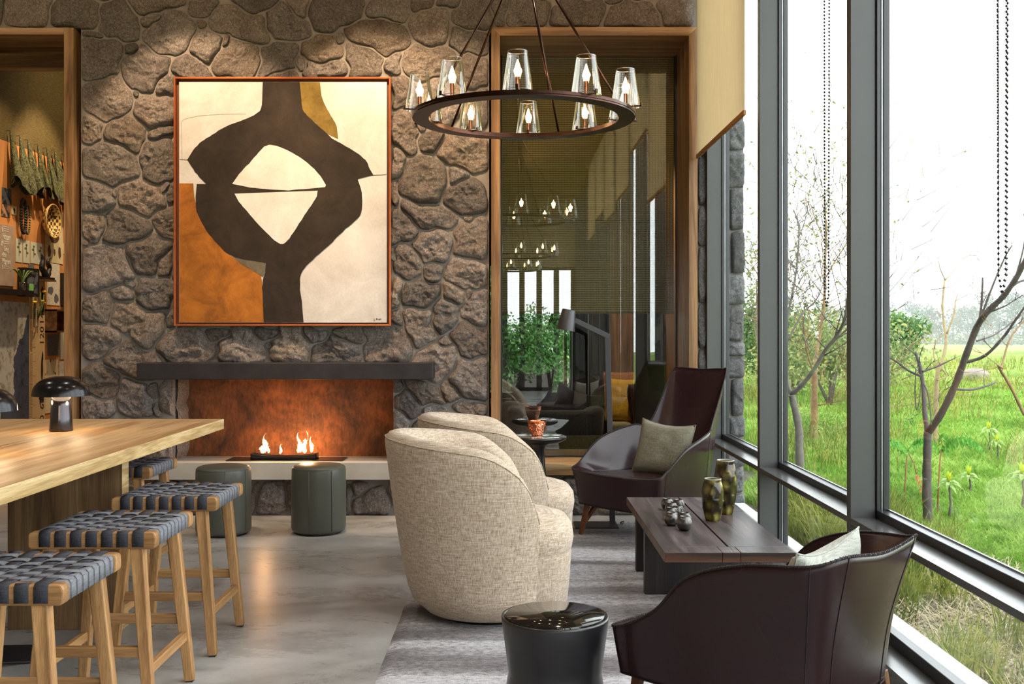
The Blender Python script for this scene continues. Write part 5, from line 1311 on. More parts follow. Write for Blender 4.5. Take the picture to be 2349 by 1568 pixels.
sheet('bird_card', 'small white card with a bird drawing beside the necklace', 'card', 26, 37, 471, 491, M_PAPER, 0.004, None, lambda o, c, ya, yb, za, zb, x: blobs(o, c, ya, yb, za, zb, x, [(.5, .55, .18, .2), (.6, .3, .07, .18)]))
sheet('info_sheet', 'tall white text sheet with two small pictures right of the chart', 'sheet', 107, 136, 602, 699, M_WHITEP, 0.004, None, lambda o, c, ya, yb, za, zb, x: blobs(o, c, ya, yb, za, zb, x, [(.28, .35, .2, .1), (.72, .16, .17, .11)], M_GREYP))
sheet('fungus_print', 'small print with red figures cut by the door post, beside the specimen print', 'print', 147, 160, 478, 555, M_PAPER, 0.004, None, lambda o, c, ya, yb, za, zb, x: blobs(o, c, ya, yb, za, zb, x, [(.4, .75, .3, .12), (.5, .3, .2, .18)], m_plain('red_ink', hexc(180, 60, 44), 0.8)))
sheet('small_card', 'upper of two little cards by the door post', 'card', 145, 158, 558, 582, M_PRINT, 0.004, GP)
sheet('small_card', 'lower of two little cards by the door post', 'card', 147, 158, 586, 612, M_PRINT, 0.004, GP)
sheet('small_card', 'little grey card left of the dark sculpture', 'card', 65, 77, 606, 626, M_GREYP, 0.004, GP)
sheet('small_card', 'little white card right of the dark sculpture', 'card', 90, 102, 612, 632, M_PRINT, 0.004, GP)
sheet('picture_frame', 'deep black framed picture cut by the door post', 'frame', 138, 157, 626, 700, M_BLKF, 0.05)
sheet('info_sheet', 'dark slate coloured sheet below the wooden box', 'sheet', 108, 136, 768, 816, M_GREYP, 0.004)
sheet('info_sheet', 'pale green text sheet beside the dark slate sheet', 'sheet', 138, 158, 757, 824, M_PALEG, 0.004)
sheet('feather_print', 'cream engraving sheet with small dark figures under the slate sheet', 'print', 103, 133, 825, 872, M_PRINT, 0.004)
sheet('info_sheet', 'small white text sheet at the door post above the lamp', 'sheet', 135, 158, 829, 868, M_WHITEP, 0.004)
sheet('engraving_sheet', 'cream engraving behind the lamp stem', 'print', 103, 121, 902, 948, M_PRINT, 0.004)
sheet('arrow_card', 'narrow cream card with dark pins right of the wooden box', 'card', 140, 158, 704, 752, M_PAPER, 0.004)
def sbox(o, c, ya, yb, za, zb, x):
    MB().box(x, x + .001, ya + .03, yb - .03, za + .03, zb - .03).build('mat_board', M_PHOTOA, o, c)
    MB().box(x + .001, x + .003, ya + .06, ya + .14, za + .03, za + .11).build('green_card', m_plain('green_card', hexc(130, 200, 110), 0.7), o, c)
sheet('shadow_box', 'deep black framed shadow box holding a collage and a small green card', 'frame', 40, 72, 613, 679, M_BLKF, 0.07, None, sbox)
ya, zt_ = DW(-40, 655); yb, _ = DW(40, 655); _, zb_ = DW(0, 672)
o = MB().box(XD, XD + .14, ya, yb, zb_ - .01, zb_ + .03).build('wall_shelf', M_BLKF, None); tag(o, 'black wall shelf above the map', 'shelf')
# little plant on the shelf
pl = thing('shelf_plant', 'small sprouting plant in a glass on the black shelf', 'plant', (XD + .08, DW(30, 0)[0], zb_ + .03))
MB().lathe([(0, 0), (.022, 0), (.026, .07), (.024, .07), (.02, .004), (0, .004)], 16).build('glass', M_SHADEGL, pl)
mb = MB()
for a_ in (-1.1, -.5, .2, .8, 1.2): mb.tube(spline([(0, 0, .02), (0, .03 * a_, .1), (0, .13 * a_, .17), (0, .2 * a_, .15)], 4), [.004] * 5 + [.007] * 5 + [.003] * 3, 5)
mb.build('leaves', m_plain('sprout', hexc(86, 112, 52), 0.6), pl)
# wooden box shelf
ya, zt_ = DW(101, 709); yb, _ = DW(137, 709); _, zb_ = DW(101, 762); c = Vector((XD, (ya + yb) / 2, (zt_ + zb_) / 2))
bx = thing('wall_box', 'open wooden box fixed on the kraft wall', 'box', c)
MB().box(XD, XD + .008, ya, yb, zb_, zt_).build('box_back', M_OAKY, bx, c)
for b in ((XD, XD + .11, ya, ya + .015, zb_, zt_), (XD, XD + .11, yb - .015, yb, zb_, zt_), (XD, XD + .11, ya, yb, zb_, zb_ + .015), (XD, XD + .11, ya, yb, zt_ - .015, zt_)): MB().box(*b).build('box_side', M_OAKY, bx, c)
# hanging cloths
m, nt, bs = newmat('patterned_cloth'); v = noise_t(nt, coords(nt, (1, 1, .6)), 26, 3, 0.5, 4.5)
nt.links.new(ramp(nt, v.outputs['Fac'], [(0.44, hexc(20, 26, 14)), (0.52, hexc(112, 112, 66)), (0.60, hexc(30, 36, 20))]).outputs['Color'], bs.inputs['Base Color']); bs.inputs['Roughness'].default_value = 0.9; M_CLOTH = m
tips = [(15, 300, 432, 24), (37, 313, 446, 28), (56, 322, 452, 26), (79, 332, 455, 22), (100, 341, 462, 20), (118, 345, 468, 26), (140, 355, 468, 22)]
od = ['first', 'second', 'third', 'fourth', 'fifth', 'sixth', 'seventh']
for i, (px, pt, pb, w_) in enumerate(tips):
    ya, za = DW(px, pt); _, zb_ = DW(px + 8, pb); hw = w_ * ya / FOC * ya / 4.2 * 0.42
    t = thing('hanging_cloth', od[i] + ' from the left of the dark patterned cloths hanging in cones on the exhibit wall', 'cloth', (XD, ya, za), 0, 'hanging patterned cloths')
    rows = []; n = 28; L = za - zb_
    for j in range(15):
        s_ = j / 14; row = []
        for q in range(n):
            a_ = 2 * math.pi * q / n; rr_ = (0.008 + s_ * hw * (1 + 0.25 * math.sin(a_ * 4 + i) * s_ + .12 * math.sin(a_ * 7 + i * 2)))
            zz_ = -L * (s_ * (0.80 + 0.20 * (0.5 + 0.5 * math.sin(a_ * 2 + i * 1.7 + 1))) if True else s_)
            row.append((.03 + .05 * s_ + rr_ * math.cos(a_) * .55, rr_ * math.sin(a_) + s_ * .06, zz_))
        rows.append(row)
    MB().grid(rows, True).build('draped_cloth', M_CLOTH, t)
    MB().tube([(0, 0, .005), (.025, 0, .006), (.03, 0, .012)], .002, 6).build('hook', M_BLKF, t)
# basket
yb_, zb_ = DW(99, 507); t = thing('woven_basket', 'round shallow woven basket hung on the kraft wall, catching the light', 'basket', (XD + .02, yb_, zb_)); t.rotation_euler = (0, R(90), 0)
m, nt, bs = newmat('basket_weave'); v = N(nt, 'ShaderNodeTexChecker', Scale=34.0); nt.links.new(coords(nt).outputs[0], v.inputs['Vector']); v.inputs['Color1'].default_value = hexc(214, 184, 116); v.inputs['Color2'].default_value = hexc(70, 48, 26); nt.links.new(v.outputs[0], bs.inputs['Base Color']); bs.inputs['Roughness'].default_value = 0.5
rb_ = 0.15
MB().lathe([(0, 0), (rb_ * .4, .003), (rb_ * .7, .018), (rb_ * .9, .045), (rb_, .075), (rb_ * .96, .075), (rb_ * .85, .05), (rb_ * .65, .025), (0, .008)], 40).build('bowl', m, t)
mb = MB()
for k, z in ((1.0, .075), (.93, .06)): mb.tube([(rb_ * k * math.cos(2 * math.pi * q / 40), rb_ * k * math.sin(2 * math.pi * q / 40), z) for q in range(41)], .006, 6)
mb.build('rim', m_plain('cane', hexc(190, 150, 84), 0.45), t)
# necklace loops
for (px, p0, p1, lab, mt, rr_) in ((46, 457, 538, 'dark bead necklace hanging in a loop left of the basket', M_INK, .016), (55, 470, 540, 'thin green bead string beside the dark necklace', m_plain('green_beads', hexc(40, 76, 48), 0.5), .009)):
    y_, za = DW(px, p0); _, zb_ = DW(px, p1); t = thing('bead_necklace', lab, 'necklace', (XD + .02, y_, za)); mb = MB()
    for q in range(36):
        a_ = 2 * math.pi * q / 36; mb.lathe([(0, -rr_), (rr_ * .8, -rr_ * .5), (rr_, 0), (rr_ * .8, rr_ * .5), (0, rr_)], 8, (0.01, math.sin(a_) * .045, -(za - zb_) * (0.5 - 0.5 * math.cos(a_)) * .95))
    mb.build('beads', mt, t)
# dark sculpture and flowers
y_, z_ = DW(90, 641); t = thing('sculpture', 'small black sculpture of upraised shapes standing above the measuring chart', 'sculpture', (XD + .06, y_, z_))
MB().box(-.04, .04, -.09, .09, 0, .02).tube(spline([(0, 0, .02), (0, -.03, .06), (0, -.08, .10), (0, -.06, .18), (0, -.09, .22)], 4), [.03] * 5 + [.025] * 6 + [.02] * 3 + [.008] * 3, 8).tube(spline([(0, 0, .02), (0, .04, .06), (0, .07, .11), (0, .03, .16), (0, .10, .20)], 4), [.03] * 5 + [.022] * 6 + [.016] * 3 + [.006] * 3, 8).build('carved_form', M_BLKF, t)
MB().box(-.06, .045, -.11, .11, -.015, 0).build('small_ledge', M_OAKY, t)
y_, z_ = DW(69, 750); t = thing('flower_vial', 'yellow flowers in a small glass tube fixed on the measuring chart', 'flowers', (XD + .05, y_, z_))
MB().lathe([(0, 0), (.02, 0), (.022, .16), (.019, .16), (.017, .01), (0, .01)], 16).build('glass_tube', M_SHADEGL, t)
mb = MB(); mf = MB(); rnd = random.Random(4)
for q in range(9):
    a_ = rnd.uniform(-.12, .14); h_ = rnd.uniform(.2, .34); mb.tube([(0, 0, .03), (rnd.uniform(-.02, .05), a_ * .5, h_ * .6), (.02, a_, h_)], .0035, 4)
    if q % 2 == 0: mf.lathe([(0, -.01), (.022, 0), (.012, .012), (0, .012)], 7, (.02, a_, h_))
mb.build('stems', m_plain('stem_green', hexc(90, 106, 50), 0.7), t); mf.build('blossoms', m_plain('yellow_petal', hexc(226, 186, 40), 0.6), t)

# ================================================================ LOUNGE BEYOND THE OAK WINDOW
YF = 11.3
def FX(px, Y=YF): return (px - VX) * Y / FOC
def FZ(py, Y=YF): return H0 - (py - VY) * Y / FOC
w4 = struct('wall_lounge', (0.6, YF, 0)); off = (0.6, YF, 0)
M_DARKP = m_plain('dark_oak_panel', hexc(40, 36, 33), 0.5, 0, 0.2, 3)
gx = FX(1314)
zsil = FZ(900)
MB().box(-2.8, FX(1120), YF, YF + .15, 0, 4.3).box(FX(1120), gx, YF, YF + .15, 0, zsil).box(FX(1120), gx, YF, YF + .15, 2.05, 4.3).box(gx, 1.62, YF, YF + .15, 0, 4.3).build('dark_panel', M_DARKP, w4, off)
MB().box(1.54, 1.62, 8.05, YF, -.3, 4.3).build('dark_panel', M_DARKP, w4, off)
MB().box(FX(1293), FX(1300), YF - .05, YF + .1, zsil, 2.05).build('oak_mullion', M_OAKZ, w4, off)
MB().box(FX(1307), FX(1311), YF - .05, YF + .1, zsil, 2.05).build('dark_mullion', M_STEEL, w4, off)
MB().box(FX(1120), gx, YF + .04, YF + .046, zsil, 2.05).build('pane', M_GLASS, w4, off)
# oak planked niche with the bench, and a dark panelled column in front of it
yn = 9.95
for a_, b_ in ((1399, 1418), (1418.6, 1438), (1438.6, 1458)):
    MB().box(FX(a_, yn), FX(b_, yn), yn, yn + .03, 0.0, 3.3).build('oak_plank', M_OAKZ, w4, off)
MB().box(FX(1458, 9.3), FX(1524, 9.3), 9.3, 9.4, 0, 3.3).build('dark_panel', M_DARKP, w4, off)
MB().box(FX(1524, 9.3), FX(1560, 9.3), 9.3, 9.4, 0, 3.3).build('oak_plank', M_OAKZ, w4, off)
MB().box(FX(1350, 10.4), FX(1398, 10.4), 10.4, 10.5, 0, 3.3).build('dark_panel', M_DARKP, w4, off)
pf = thing('picture_frame', 'dark framed picture on the black panel beyond the inner window', 'picture', (FX(1503, 9.28), 9.29, 1.35)); off2 = pf.location.copy()
a_, b_, c_, d_ = FX(1485, 9.28), FX(1520, 9.28), FZ(832, 9.28), FZ(700, 9.28)
MB().box(a_, b_, 9.27, 9.29, c_, d_).build('picture_print', prm('dark_picture', hexc(92, 104, 104), hexc(34, 38, 42), 5, .52), pf, off2)
for b in ((a_, a_ + .02, 9.25, 9.29, c_, d_), (b_ - .02, b_, 9.25, 9.29, c_, d_), (a_, b_, 9.25, 9.29, c_, c_ + .02), (a_, b_, 9.25, 9.29, d_ - .02, d_)): MB().box(*b).build('frame_side', M_SILVER, pf, off2)
MB().box(FX(1110, 8.28), FX(1552, 8.28), 8.27, 8.30, 0.0, FZ(999, 8.28)).build('low_screen_panel', m_plain('olive_mesh', hexc(104, 98, 66), 0.7, 0, .2, 60), w4, off)
# bench and cushions
M_BENCH = m_fabric('bench_cloth', hexc(120, 112, 88), hexc(150, 142, 116), hexc(172, 166, 140), 1.3)
bn = thing('window_bench', 'upholstered bench in the oak niche beyond the inner window', 'bench', (FX(1432, 9.6), 9.65, 0)); off2 = bn.location.copy()
MB().box(FX(1399, 9.6), FX(1470, 9.6), 9.42, 9.93, 0.38, FZ(968, 9.5)).build('seat_pad', M_BENCH, bn, off2, 0.03, 4)
MB().box(FX(1399, 9.6), FX(1470, 9.6), 9.45, 9.93, 0, 0.38).build('bench_base', M_DARKP, bn, off2)
zb_ = FZ(968, 9.5)
cushion('cushion', 'yellow square cushion standing on the bench beyond the inner window', (FX(1425, 9.62), 9.64, zb_ + .19), (R(-12), R(3), R(-8)), .27, .40, .13, m_fabric('mustard_cloth', hexc(168, 128, 30), hexc(206, 164, 50), hexc(226, 188, 80), 1.3))
cushion('cushion', 'rust brown cushion behind the yellow one', (FX(1431, 9.8), 9.80, zb_ + .24), (R(-10), 0, R(5)), .38, .42, .11, m_fabric('rust_cloth', hexc(128, 84, 52), hexc(160, 110, 72), hexc(180, 130, 90), 1.3))
cushion('cushion', 'dark brown cushion at the right of the yellow one', (FX(1459, 9.55), 9.56, zb_ + .17), (R(-8), 0, R(70)), .36, .36, .10, m_fabric('dark_brown_cloth', hexc(46, 30, 24), hexc(60, 40, 32), hexc(76, 54, 44), 1.3))
# grey tub sofas
M_VELV = m_fabric('charcoal_velvet', hexc(44, 46, 48), hexc(58, 60, 62), hexc(76, 79, 82), 1.5)
def grey_tub(label, x, y, rz, sc=1.0):
    t = thing('velvet_armchair', label, 'armchair', (x, y, 0), rz, 'charcoal tub armchairs beyond the inner window')
    rows = []; n = 48; FE2 = R(128)
    for i in range(n + 1):
        ph = -FE2 + 2 * FE2 * i / n; d = (math.sin(ph), -math.cos(ph)); e = 1 - abs(ph) / FE2
        sq = 1 / (abs(math.cos(ph)) ** 4 + abs(math.sin(ph)) ** 4) ** 0.25; th = .10 * min(1, e / .04) ** .5 if e > 0 else .01
        hh = .665 + (.02 if abs(ph) > R(42) and abs(ph) < R(60) else 0)
        pr = [(.36, .06), (.385, .15), (.41, .4), (.425, hh - .04), (.42, hh - .01), (.405, hh), (.42 - th, hh), (.41 - th, hh - .03), (.38 - th, .38)]
        rows.append([(d[0] * r_ * sq * sc, d[1] * r_ * sq * sc, z) for r_, z in pr])
    MB().grid(rows).build('shell', M_VELV, t)
    MB().lathe([(0, .06), (.33 * sc, .06), (.35 * sc, .1), (.35 * sc, .36), (.33 * sc, .42), (.2, .44), (0, .44)], 40).build('seat', M_VELV, t)
    MB().lathe([(0, 0), (.25, 0), (.25, .07), (0, .07)], 24).build('base', M_BLACK, t)
    return t
grey_tub('charcoal tub armchair with its back against the inner window', FX(1275, 9.2), 9.2 + .1, 0)
grey_tub('charcoal tub armchair further in, at the left of the garden window', FX(1190, 10.3), 10.2, R(-60))
cushion('cushion', 'black cushion upright on the left charcoal armchair', (FX(1222, 10.2), 10.25, .80), (R(-8), R(4), R(-10)), .40, .36, .12, m_fabric('black_cloth', hexc(22, 22, 26), hexc(32, 32, 38), hexc(48, 48, 56), 1.3), dent=.06)
cushion('cushion', 'black cushion leaning in the near charcoal armchair', (FX(1320, 9.5), 9.50, .64), (R(-14), R(18), R(10)), .42, .40, .12, bpy.data.materials['black_cloth'], dent=.04)
lamp('lounge_spot', 'SPOT', (1.0, 8.8, 3.6), 160, (1, .76, .5), (1.0, 9.7, .5), .05, 60, .5)

# ================================================================ OUTDOORS
GZ0 = -0.30
def gh(x, y):
    d = max(0.0, min(1.0, (math.hypot(x - 1.5, y) - 6) / 20))
    return GZ0 + d * (0.28 * noise.noise(Vector((x * .06, y * .05, 0))) + 0.07 * noise.noise(Vector((x * .3, y * .25, 3))))
m, nt, bs = newmat('meadow')
mp = coords(nt); a_ = noise_t(nt, mp, 0.22, 6, 0.6); b_ = noise_t(nt, coords(nt, (1, 1, 1)), 5, 8, 0.75)
r1 = ramp(nt, a_.outputs['Fac'], [(0.35, hexc(92, 116, 52)), (0.5, hexc(114, 138, 64)), (0.65, hexc(146, 156, 92))])
r2 = ramp(nt, b_.outputs['Fac'], [(0.3, (0.5, 0.5, 0.45, 1)), (0.6, (1.15, 1.15, 1.1, 1))])
gr_c = mix(nt, r1.outputs['Color'], r2.outputs['Color'], 0.8, 'MULTIPLY')
sp = nt.nodes.new('ShaderNodeSeparateXYZ'); nt.links.new(mp.outputs[0], sp.inputs[0])
k_ = N(nt, 'ShaderNodeMapRange'); k_.inputs['From Min'].default_value = 2.7; k_.inputs['From Max'].default_value = 3.4; nt.links.new(sp.outputs['X'], k_.inputs['Value'])
nt.links.new(mix(nt, (0.10, 0.09, 0.075, 1), gr_c, k_.outputs[0]), bs.inputs['Base Color']); bs.inputs['Roughness'].default_value = 1.0; bs.inputs['Specular IOR Level'].default_value = 0.05
bump(nt, bs, b_.outputs['Fac'], 1.0, 0.05)
xs = list(np.concatenate([np.linspace(-60, 1.6, 12), np.linspace(2, 30, 70), np.linspace(31, 260, 60)])); ys_ = list(np.concatenate([np.linspace(-60, 0, 8), np.linspace(1, 40, 90), np.linspace(42, 420, 60)]))
gm = MB().grid([[(x, y, gh(x, y)) for x in xs] for y in ys_]).build('meadow', m, None); tag(gm, 'green meadow stretching to the misty trees', 'meadow', kind='stuff')

def np_mesh(name, V, F_, mat, parent=None, loc=(0, 0, 0)):
    me = bpy.data.meshes.new(name); V = np.asarray(V, np.float32); nv = len(V); nf = len(F_); k = F_.shape[1]
    me.vertices.add(nv); me.vertices.foreach_set('co', V.ravel()); me.loops.add(nf * k); me.loops.foreach_set('vertex_index', F_.ravel().astype(np.int32))
    me.polygons.add(nf); me.polygons.foreach_set('loop_start', np.arange(0, nf * k, k, dtype=np.int32)); me.polygons.foreach_set('loop_total', np.full(nf, k, np.int32))
    me.update(calc_edges=True); me.materials.append(mat); o = bpy.data.objects.new(name, me); COL.objects.link(o); o.location = loc
    if parent: o.parent = parent
    return o
def m_leaf(name, c0, c1, c2, sc=3.0, trans=0.3, fine=30):
    m, nt, bs = newmat(name); a_ = noise_t(nt, coords(nt), sc, 3, 0.6); b_ = noise_t(nt, coords(nt), fine, 2, 0.6)
    ad = N(nt, 'ShaderNodeMath', operation='ADD'); nt.links.new(a_.outputs['Fac'], ad.inputs[0]); nt.links.new(b_.outputs['Fac'], ad.inputs[1])
    h_ = N(nt, 'ShaderNodeMath', operation='MULTIPLY'); h_.inputs[1].default_value = 0.5; nt.links.new(ad.outputs[0], h_.inputs[0])
    r_ = ramp(nt, h_.outputs[0], [(0.38, c0), (0.5, c1), (0.62, c2)]); nt.links.new(r_.outputs['Color'], bs.inputs['Base Color']); bs.inputs['Roughness'].default_value = 0.7; bs.inputs['Specular IOR Level'].default_value = 0.15
    t_ = nt.nodes.new('ShaderNodeBsdfTranslucent'); nt.links.new(r_.outputs['Color'], t_.inputs['Color']); mx = nt.nodes.new('ShaderNodeMixShader'); mx.inputs[0].default_value = trans
    ou = [q for q in nt.nodes if q.type == 'OUTPUT_MATERIAL'][0]; nt.links.new(bs.outputs[0], mx.inputs[1]); nt.links.new(t_.outputs[0], mx.inputs[2]); nt.links.new(mx.outputs[0], ou.inputs['Surface']); return m
def blades(name, P, Hh, Wd, lean, mat, seg=2, wave=0.0):
    n = len(P); az = rng.rand(n) * 2 * np.pi; la = rng.rand(n) * 2 * np.pi
    w = np.stack([np.cos(az), np.sin(az), np.zeros(n)], 1); L = np.stack([np.cos(la), np.sin(la), np.zeros(n)], 1)
    V = []; 
    for s_ in range(seg):
        t_ = s_ / seg; c = P + L * (lean * Hh * t_ ** 1.8)[:, None] + np.array([0, 0, 1]) * (Hh * t_ * (1 - 0.15 * t_ * lean))[:, None]
        ww = (Wd * (1 - 0.45 * t_))[:, None]; V += [c - w * ww, c + w * ww]
    V.append(P + L * (lean * Hh)[:, None] + np.array([0, 0, 1]) * (Hh * (1 - 0.35 * lean))[:, None])
    k = len(V); VV = np.stack(V, 1).reshape(-1, 3); base = np.arange(n)[:, None] * k; F_ = []
    for s_ in range(seg - 1):
        F_ += [np.concatenate([base + 2 * s_, base + 2 * s_ + 1, base + 2 * s_ + 3], 1), np.concatenate([base + 2 * s_, base + 2 * s_ + 3, base + 2 * s_ + 2], 1)]
    F_.append(np.concatenate([base + k - 3, base + k - 2, base + k - 1], 1))
    return np_mesh(name, VV, np.concatenate(F_, 0), mat)
def ghv(x, y):
    return np.array([gh(a_, b_) for a_, b_ in zip(x, y)])
M_GRASS = m_leaf('grass_blades', hexc(74, 110, 36), hexc(116, 156, 58), hexc(160, 186, 96), 0.5, 0.35, 6)
n = 170000; u = rng.rand(n); Yg = 5.0 * (34 / 5.0) ** (u ** 0.9); rat = rng.rand(n); Xg = 1.9 + (0.52 * Yg + 0.4 - 1.9) * rat
ok = (Xg > np.where(Yg < 6.6, 3.05, 2.5) + 0.3 * np.sin(Yg * 1.7)) & (Xg > 0.20 * Yg); Xg, Yg = Xg[ok], Yg[ok]; Zg = ghv(Xg, Yg)
n = len(Xg); o = blades('meadow_grass', np.stack([Xg, Yg, Zg], 1), (0.05 + 0.07 * rng.rand(n)) * (1 + Yg / 60), 0.0022 * (1 + Yg / 5), 0.3 + 0.6 * rng.rand(n), M_GRASS)
tag(o, 'fresh green grass blades over the near meadow', 'grass', kind='stuff')
# tall coarse tufts
M_RUSH = m_leaf('rush_blades', hexc(66, 84, 28), hexc(112, 126, 50), hexc(176, 168, 96), 2.0, 0.3, 20)
Pn, Hn = [], []
for q in range(170):
    y = 3.0 + 6.2 * rng.rand(); x = 1.80 + (0.35 + 1.0 * rng.rand()) * rng.rand() + 0.15 + 0.25 * rng.rand() * (y > 5.2)
    if x > 2.0 and 3.6 < y < 6.2 and rng.rand() < .75: continue
    k = 55; r_ = 0.05 * rng.randn(k, 2); Pn.append(np.stack([np.maximum(x + r_[:, 0], 1.74), y + r_[:, 1], np.full(k, GZ0)], 1)); Hn.append((0.28 + 0.30 * rng.rand()) * (0.6 + 0.5 * rng.rand(k)))
for q in range(110):
    y = 12 + 40 * rng.rand() ** 1.2; x = y * (0.2 + .32 * rng.rand()); k = 60; s_ = .12 + .01 * y
    r_ = s_ * rng.randn(k, 2); Pn.append(np.stack([x + r_[:, 0], y + r_[:, 1], np.full(k, gh(x, y))], 1)); Hn.append((0.30 + 0.35 * rng.rand()) * (0.6 + .5 * rng.rand(k)))
P_ = np.concatenate(Pn); Hh = np.concatenate(Hn); o = blades('rushes', P_, Hh, 0.0024 * (1 + P_[:, 1] / 9), 0.15 + 0.5 * rng.rand(len(P_)), M_RUSH, 3)
tag(o, 'tall rushes and coarse tufts along the foot of the glass wall', 'rushes', kind='stuff')
# dead straw lying on the dark soil
M_STRAW = m_plain('dead_straw', hexc(158, 144, 112), 0.9, 0, .2)
n = 9000; x = 1.78 + 1.5 * rng.rand(n); y = 3.2 + 3.8 * rng.rand(n); az = rng.rand(n) * 2 * np.pi; L_ = 0.12 + 0.22 * rng.rand(n); rise = 0.10 * rng.rand(n)
A = np.stack([x, y, np.full(n, GZ0 + .01) + .05 * rng.rand(n)], 1); B = A + np.stack([np.cos(az) * L_, np.sin(az) * L_, rise], 1); B[:, 0] = np.maximum(B[:, 0], 1.74); Wd_ = np.stack([-np.sin(az), np.cos(az), np.zeros(n)], 1) * .0022
V = np.stack([A - Wd_, A + Wd_, B + Wd_, B - Wd_], 1).reshape(-1, 3); F_ = np.arange(n * 4).reshape(-1, 4)
o = np_mesh('dead_straw', V, F_, M_STRAW); tag(o, 'dead pale straw scattered on the dark soil below the near pane', 'straw', kind='stuff')

def leaves(name, parent, C_, rad, n, size, mat, shell=0.0, elong=1.0, loc=None):
    d = rng.randn(n, 3); d /= np.linalg.norm(d, axis=1)[:, None]; r_ = (shell + (1 - shell) * rng.rand(n)) ** (1 / 2.2)
    P = np.array(C_) + d * r_[:, None] * np.array(rad)
    return leaf_at(name, parent, P, size, mat, elong)
def leaf_at(name, parent, P, size, mat, elong=1.0):
    n = len(P); a_ = rng.randn(n, 3); a_ /= np.linalg.norm(a_, axis=1)[:, None]; b_ = np.cross(a_, rng.randn(n, 3)); b_ /= np.linalg.norm(b_, axis=1)[:, None]
    s_ = (size * (0.6 + 0.8 * rng.rand(n)))[:, None]
    V = np.stack([P - a_ * s_ * elong, P + b_ * s_ * .5, P + a_ * s_ * elong, P - b_ * s_ * .5], 1).reshape(-1, 3)
    return np_mesh(name, V, np.arange(n * 4).reshape(-1, 4), mat, parent)
M_BARKG = m_plain('grey_bark', hexc(104, 96, 90), 0.9, 0, .3, 14, .5, 60)
M_BARKD = m_plain('dark_bark', hexc(74, 66, 66), 0.85, 0, .3, 14, .5, 60)
M_BARKB = m_plain('brown_bark', hexc(128, 100, 68), 0.9, 0, .3, 14, .5, 60)
M_BARKP = m_plain('pale_bark', hexc(142, 124, 92), 0.9, 0, .25, 14, .5, 60)
def tree(name, label, Y, base, limbs, bark, twigs=0, tseed=1, leafmat=None, nleaf=0, lsize=.03, cat='tree', tl=0.35):
    b = PW(base[0], base[1], Y); t = thing(name, label, cat, (b.x, Y, gh(b.x, Y)))
    off = t.location.copy(); rnd = random.Random(tseed); first = True; ends = []
    tw = MB(); segs = []
    for li, (pts, w0, w1) in enumerate(limbs):
        P = []
        for i, (px, py) in enumerate(pts):
            P.append(PW(px, py, Y + 0.12 * math.sin(li * 2.3) * i))
        if li == 0: P[0].z = t.location.z - .03
        P = spline(P, 5); n = len(P)
        rad = [(w0 + (w1 - w0) * i / (n - 1)) * Y / FOC / 2 * (1 + .06 * math.sin(i * 1.7)) for i in range(n)]
        if li == 0: rad[0] *= 1.35; rad[1] *= 1.15
        MB().tube(P, rad, 9).build('trunk' if li == 0 else 'branch', bark, t, off)
        segs.append((P, rad))
    lp = []
    for q in range(twigs):
        P, rad = rnd.choice(segs[1:] if len(segs) > 1 else segs); i = rnd.randrange(len(P) // 3, len(P) - 1); p = P[i]
        d = (P[i + 1] - P[i]).normalized(); side = Vector((rnd.uniform(-1, 1), rnd.uniform(-1, 1), rnd.uniform(-.2, .9))); d = (d * .5 + side).normalized()
        L = tl * rnd.uniform(.4, 1.4); pts = [p]
        for s_ in range(5):
            d = (d + Vector((rnd.uniform(-.25, .25), rnd.uniform(-.25, .25), rnd.uniform(-.1, .25)))).normalized(); pts.append(pts[-1] + d * L / 5)
            if s_ > 1 and rnd.random() < .6:
                e = (d + Vector((rnd.uniform(-1, 1), rnd.uniform(-1, 1), rnd.uniform(-.3, .6)))).normalized(); r0 = rad[i] * .16
                tw.tube([pts[-1], pts[-1] + e * L * .18, pts[-1] + e * L * .32 + Vector((0, 0, .02))], [.0045 * Y / 12, .0035 * Y / 12, .002 * Y / 12], 4); lp.append(pts[-1] + e * L * .3)
        r0 = min(rad[i] * .35, .009 * Y / 9); tw.tube(pts, [r0 * (1 - .62 * k / 5) for k in range(6)], 5); lp += pts[2:]
    if twigs: tw.build('twigs', bark, t, off)['kind'] = 'stuff'
    if nleaf and lp:
        idx = rng.randint(0, len(lp), nleaf); P = np.array([list(lp[i] - off) for i in idx]) + rng.randn(nleaf, 3) * .03
        o = leaf_at('foliage', t, P, lsize, leafmat); o['kind'] = 'stuff'
    return t
M_LF1 = m_leaf('scrub_leaf', hexc(80, 98, 58), hexc(122, 138, 84), hexc(168, 156, 100), 2, .35, 25)
M_LF2 = m_leaf('bright_leaf', hexc(84, 124, 48), hexc(124, 160, 72), hexc(176, 186, 110), 2, .4, 20)
M_LF3 = m_leaf('dark_leaf', hexc(48, 74, 40), hexc(74, 104, 52), hexc(112, 130, 70), 2, .3, 10)
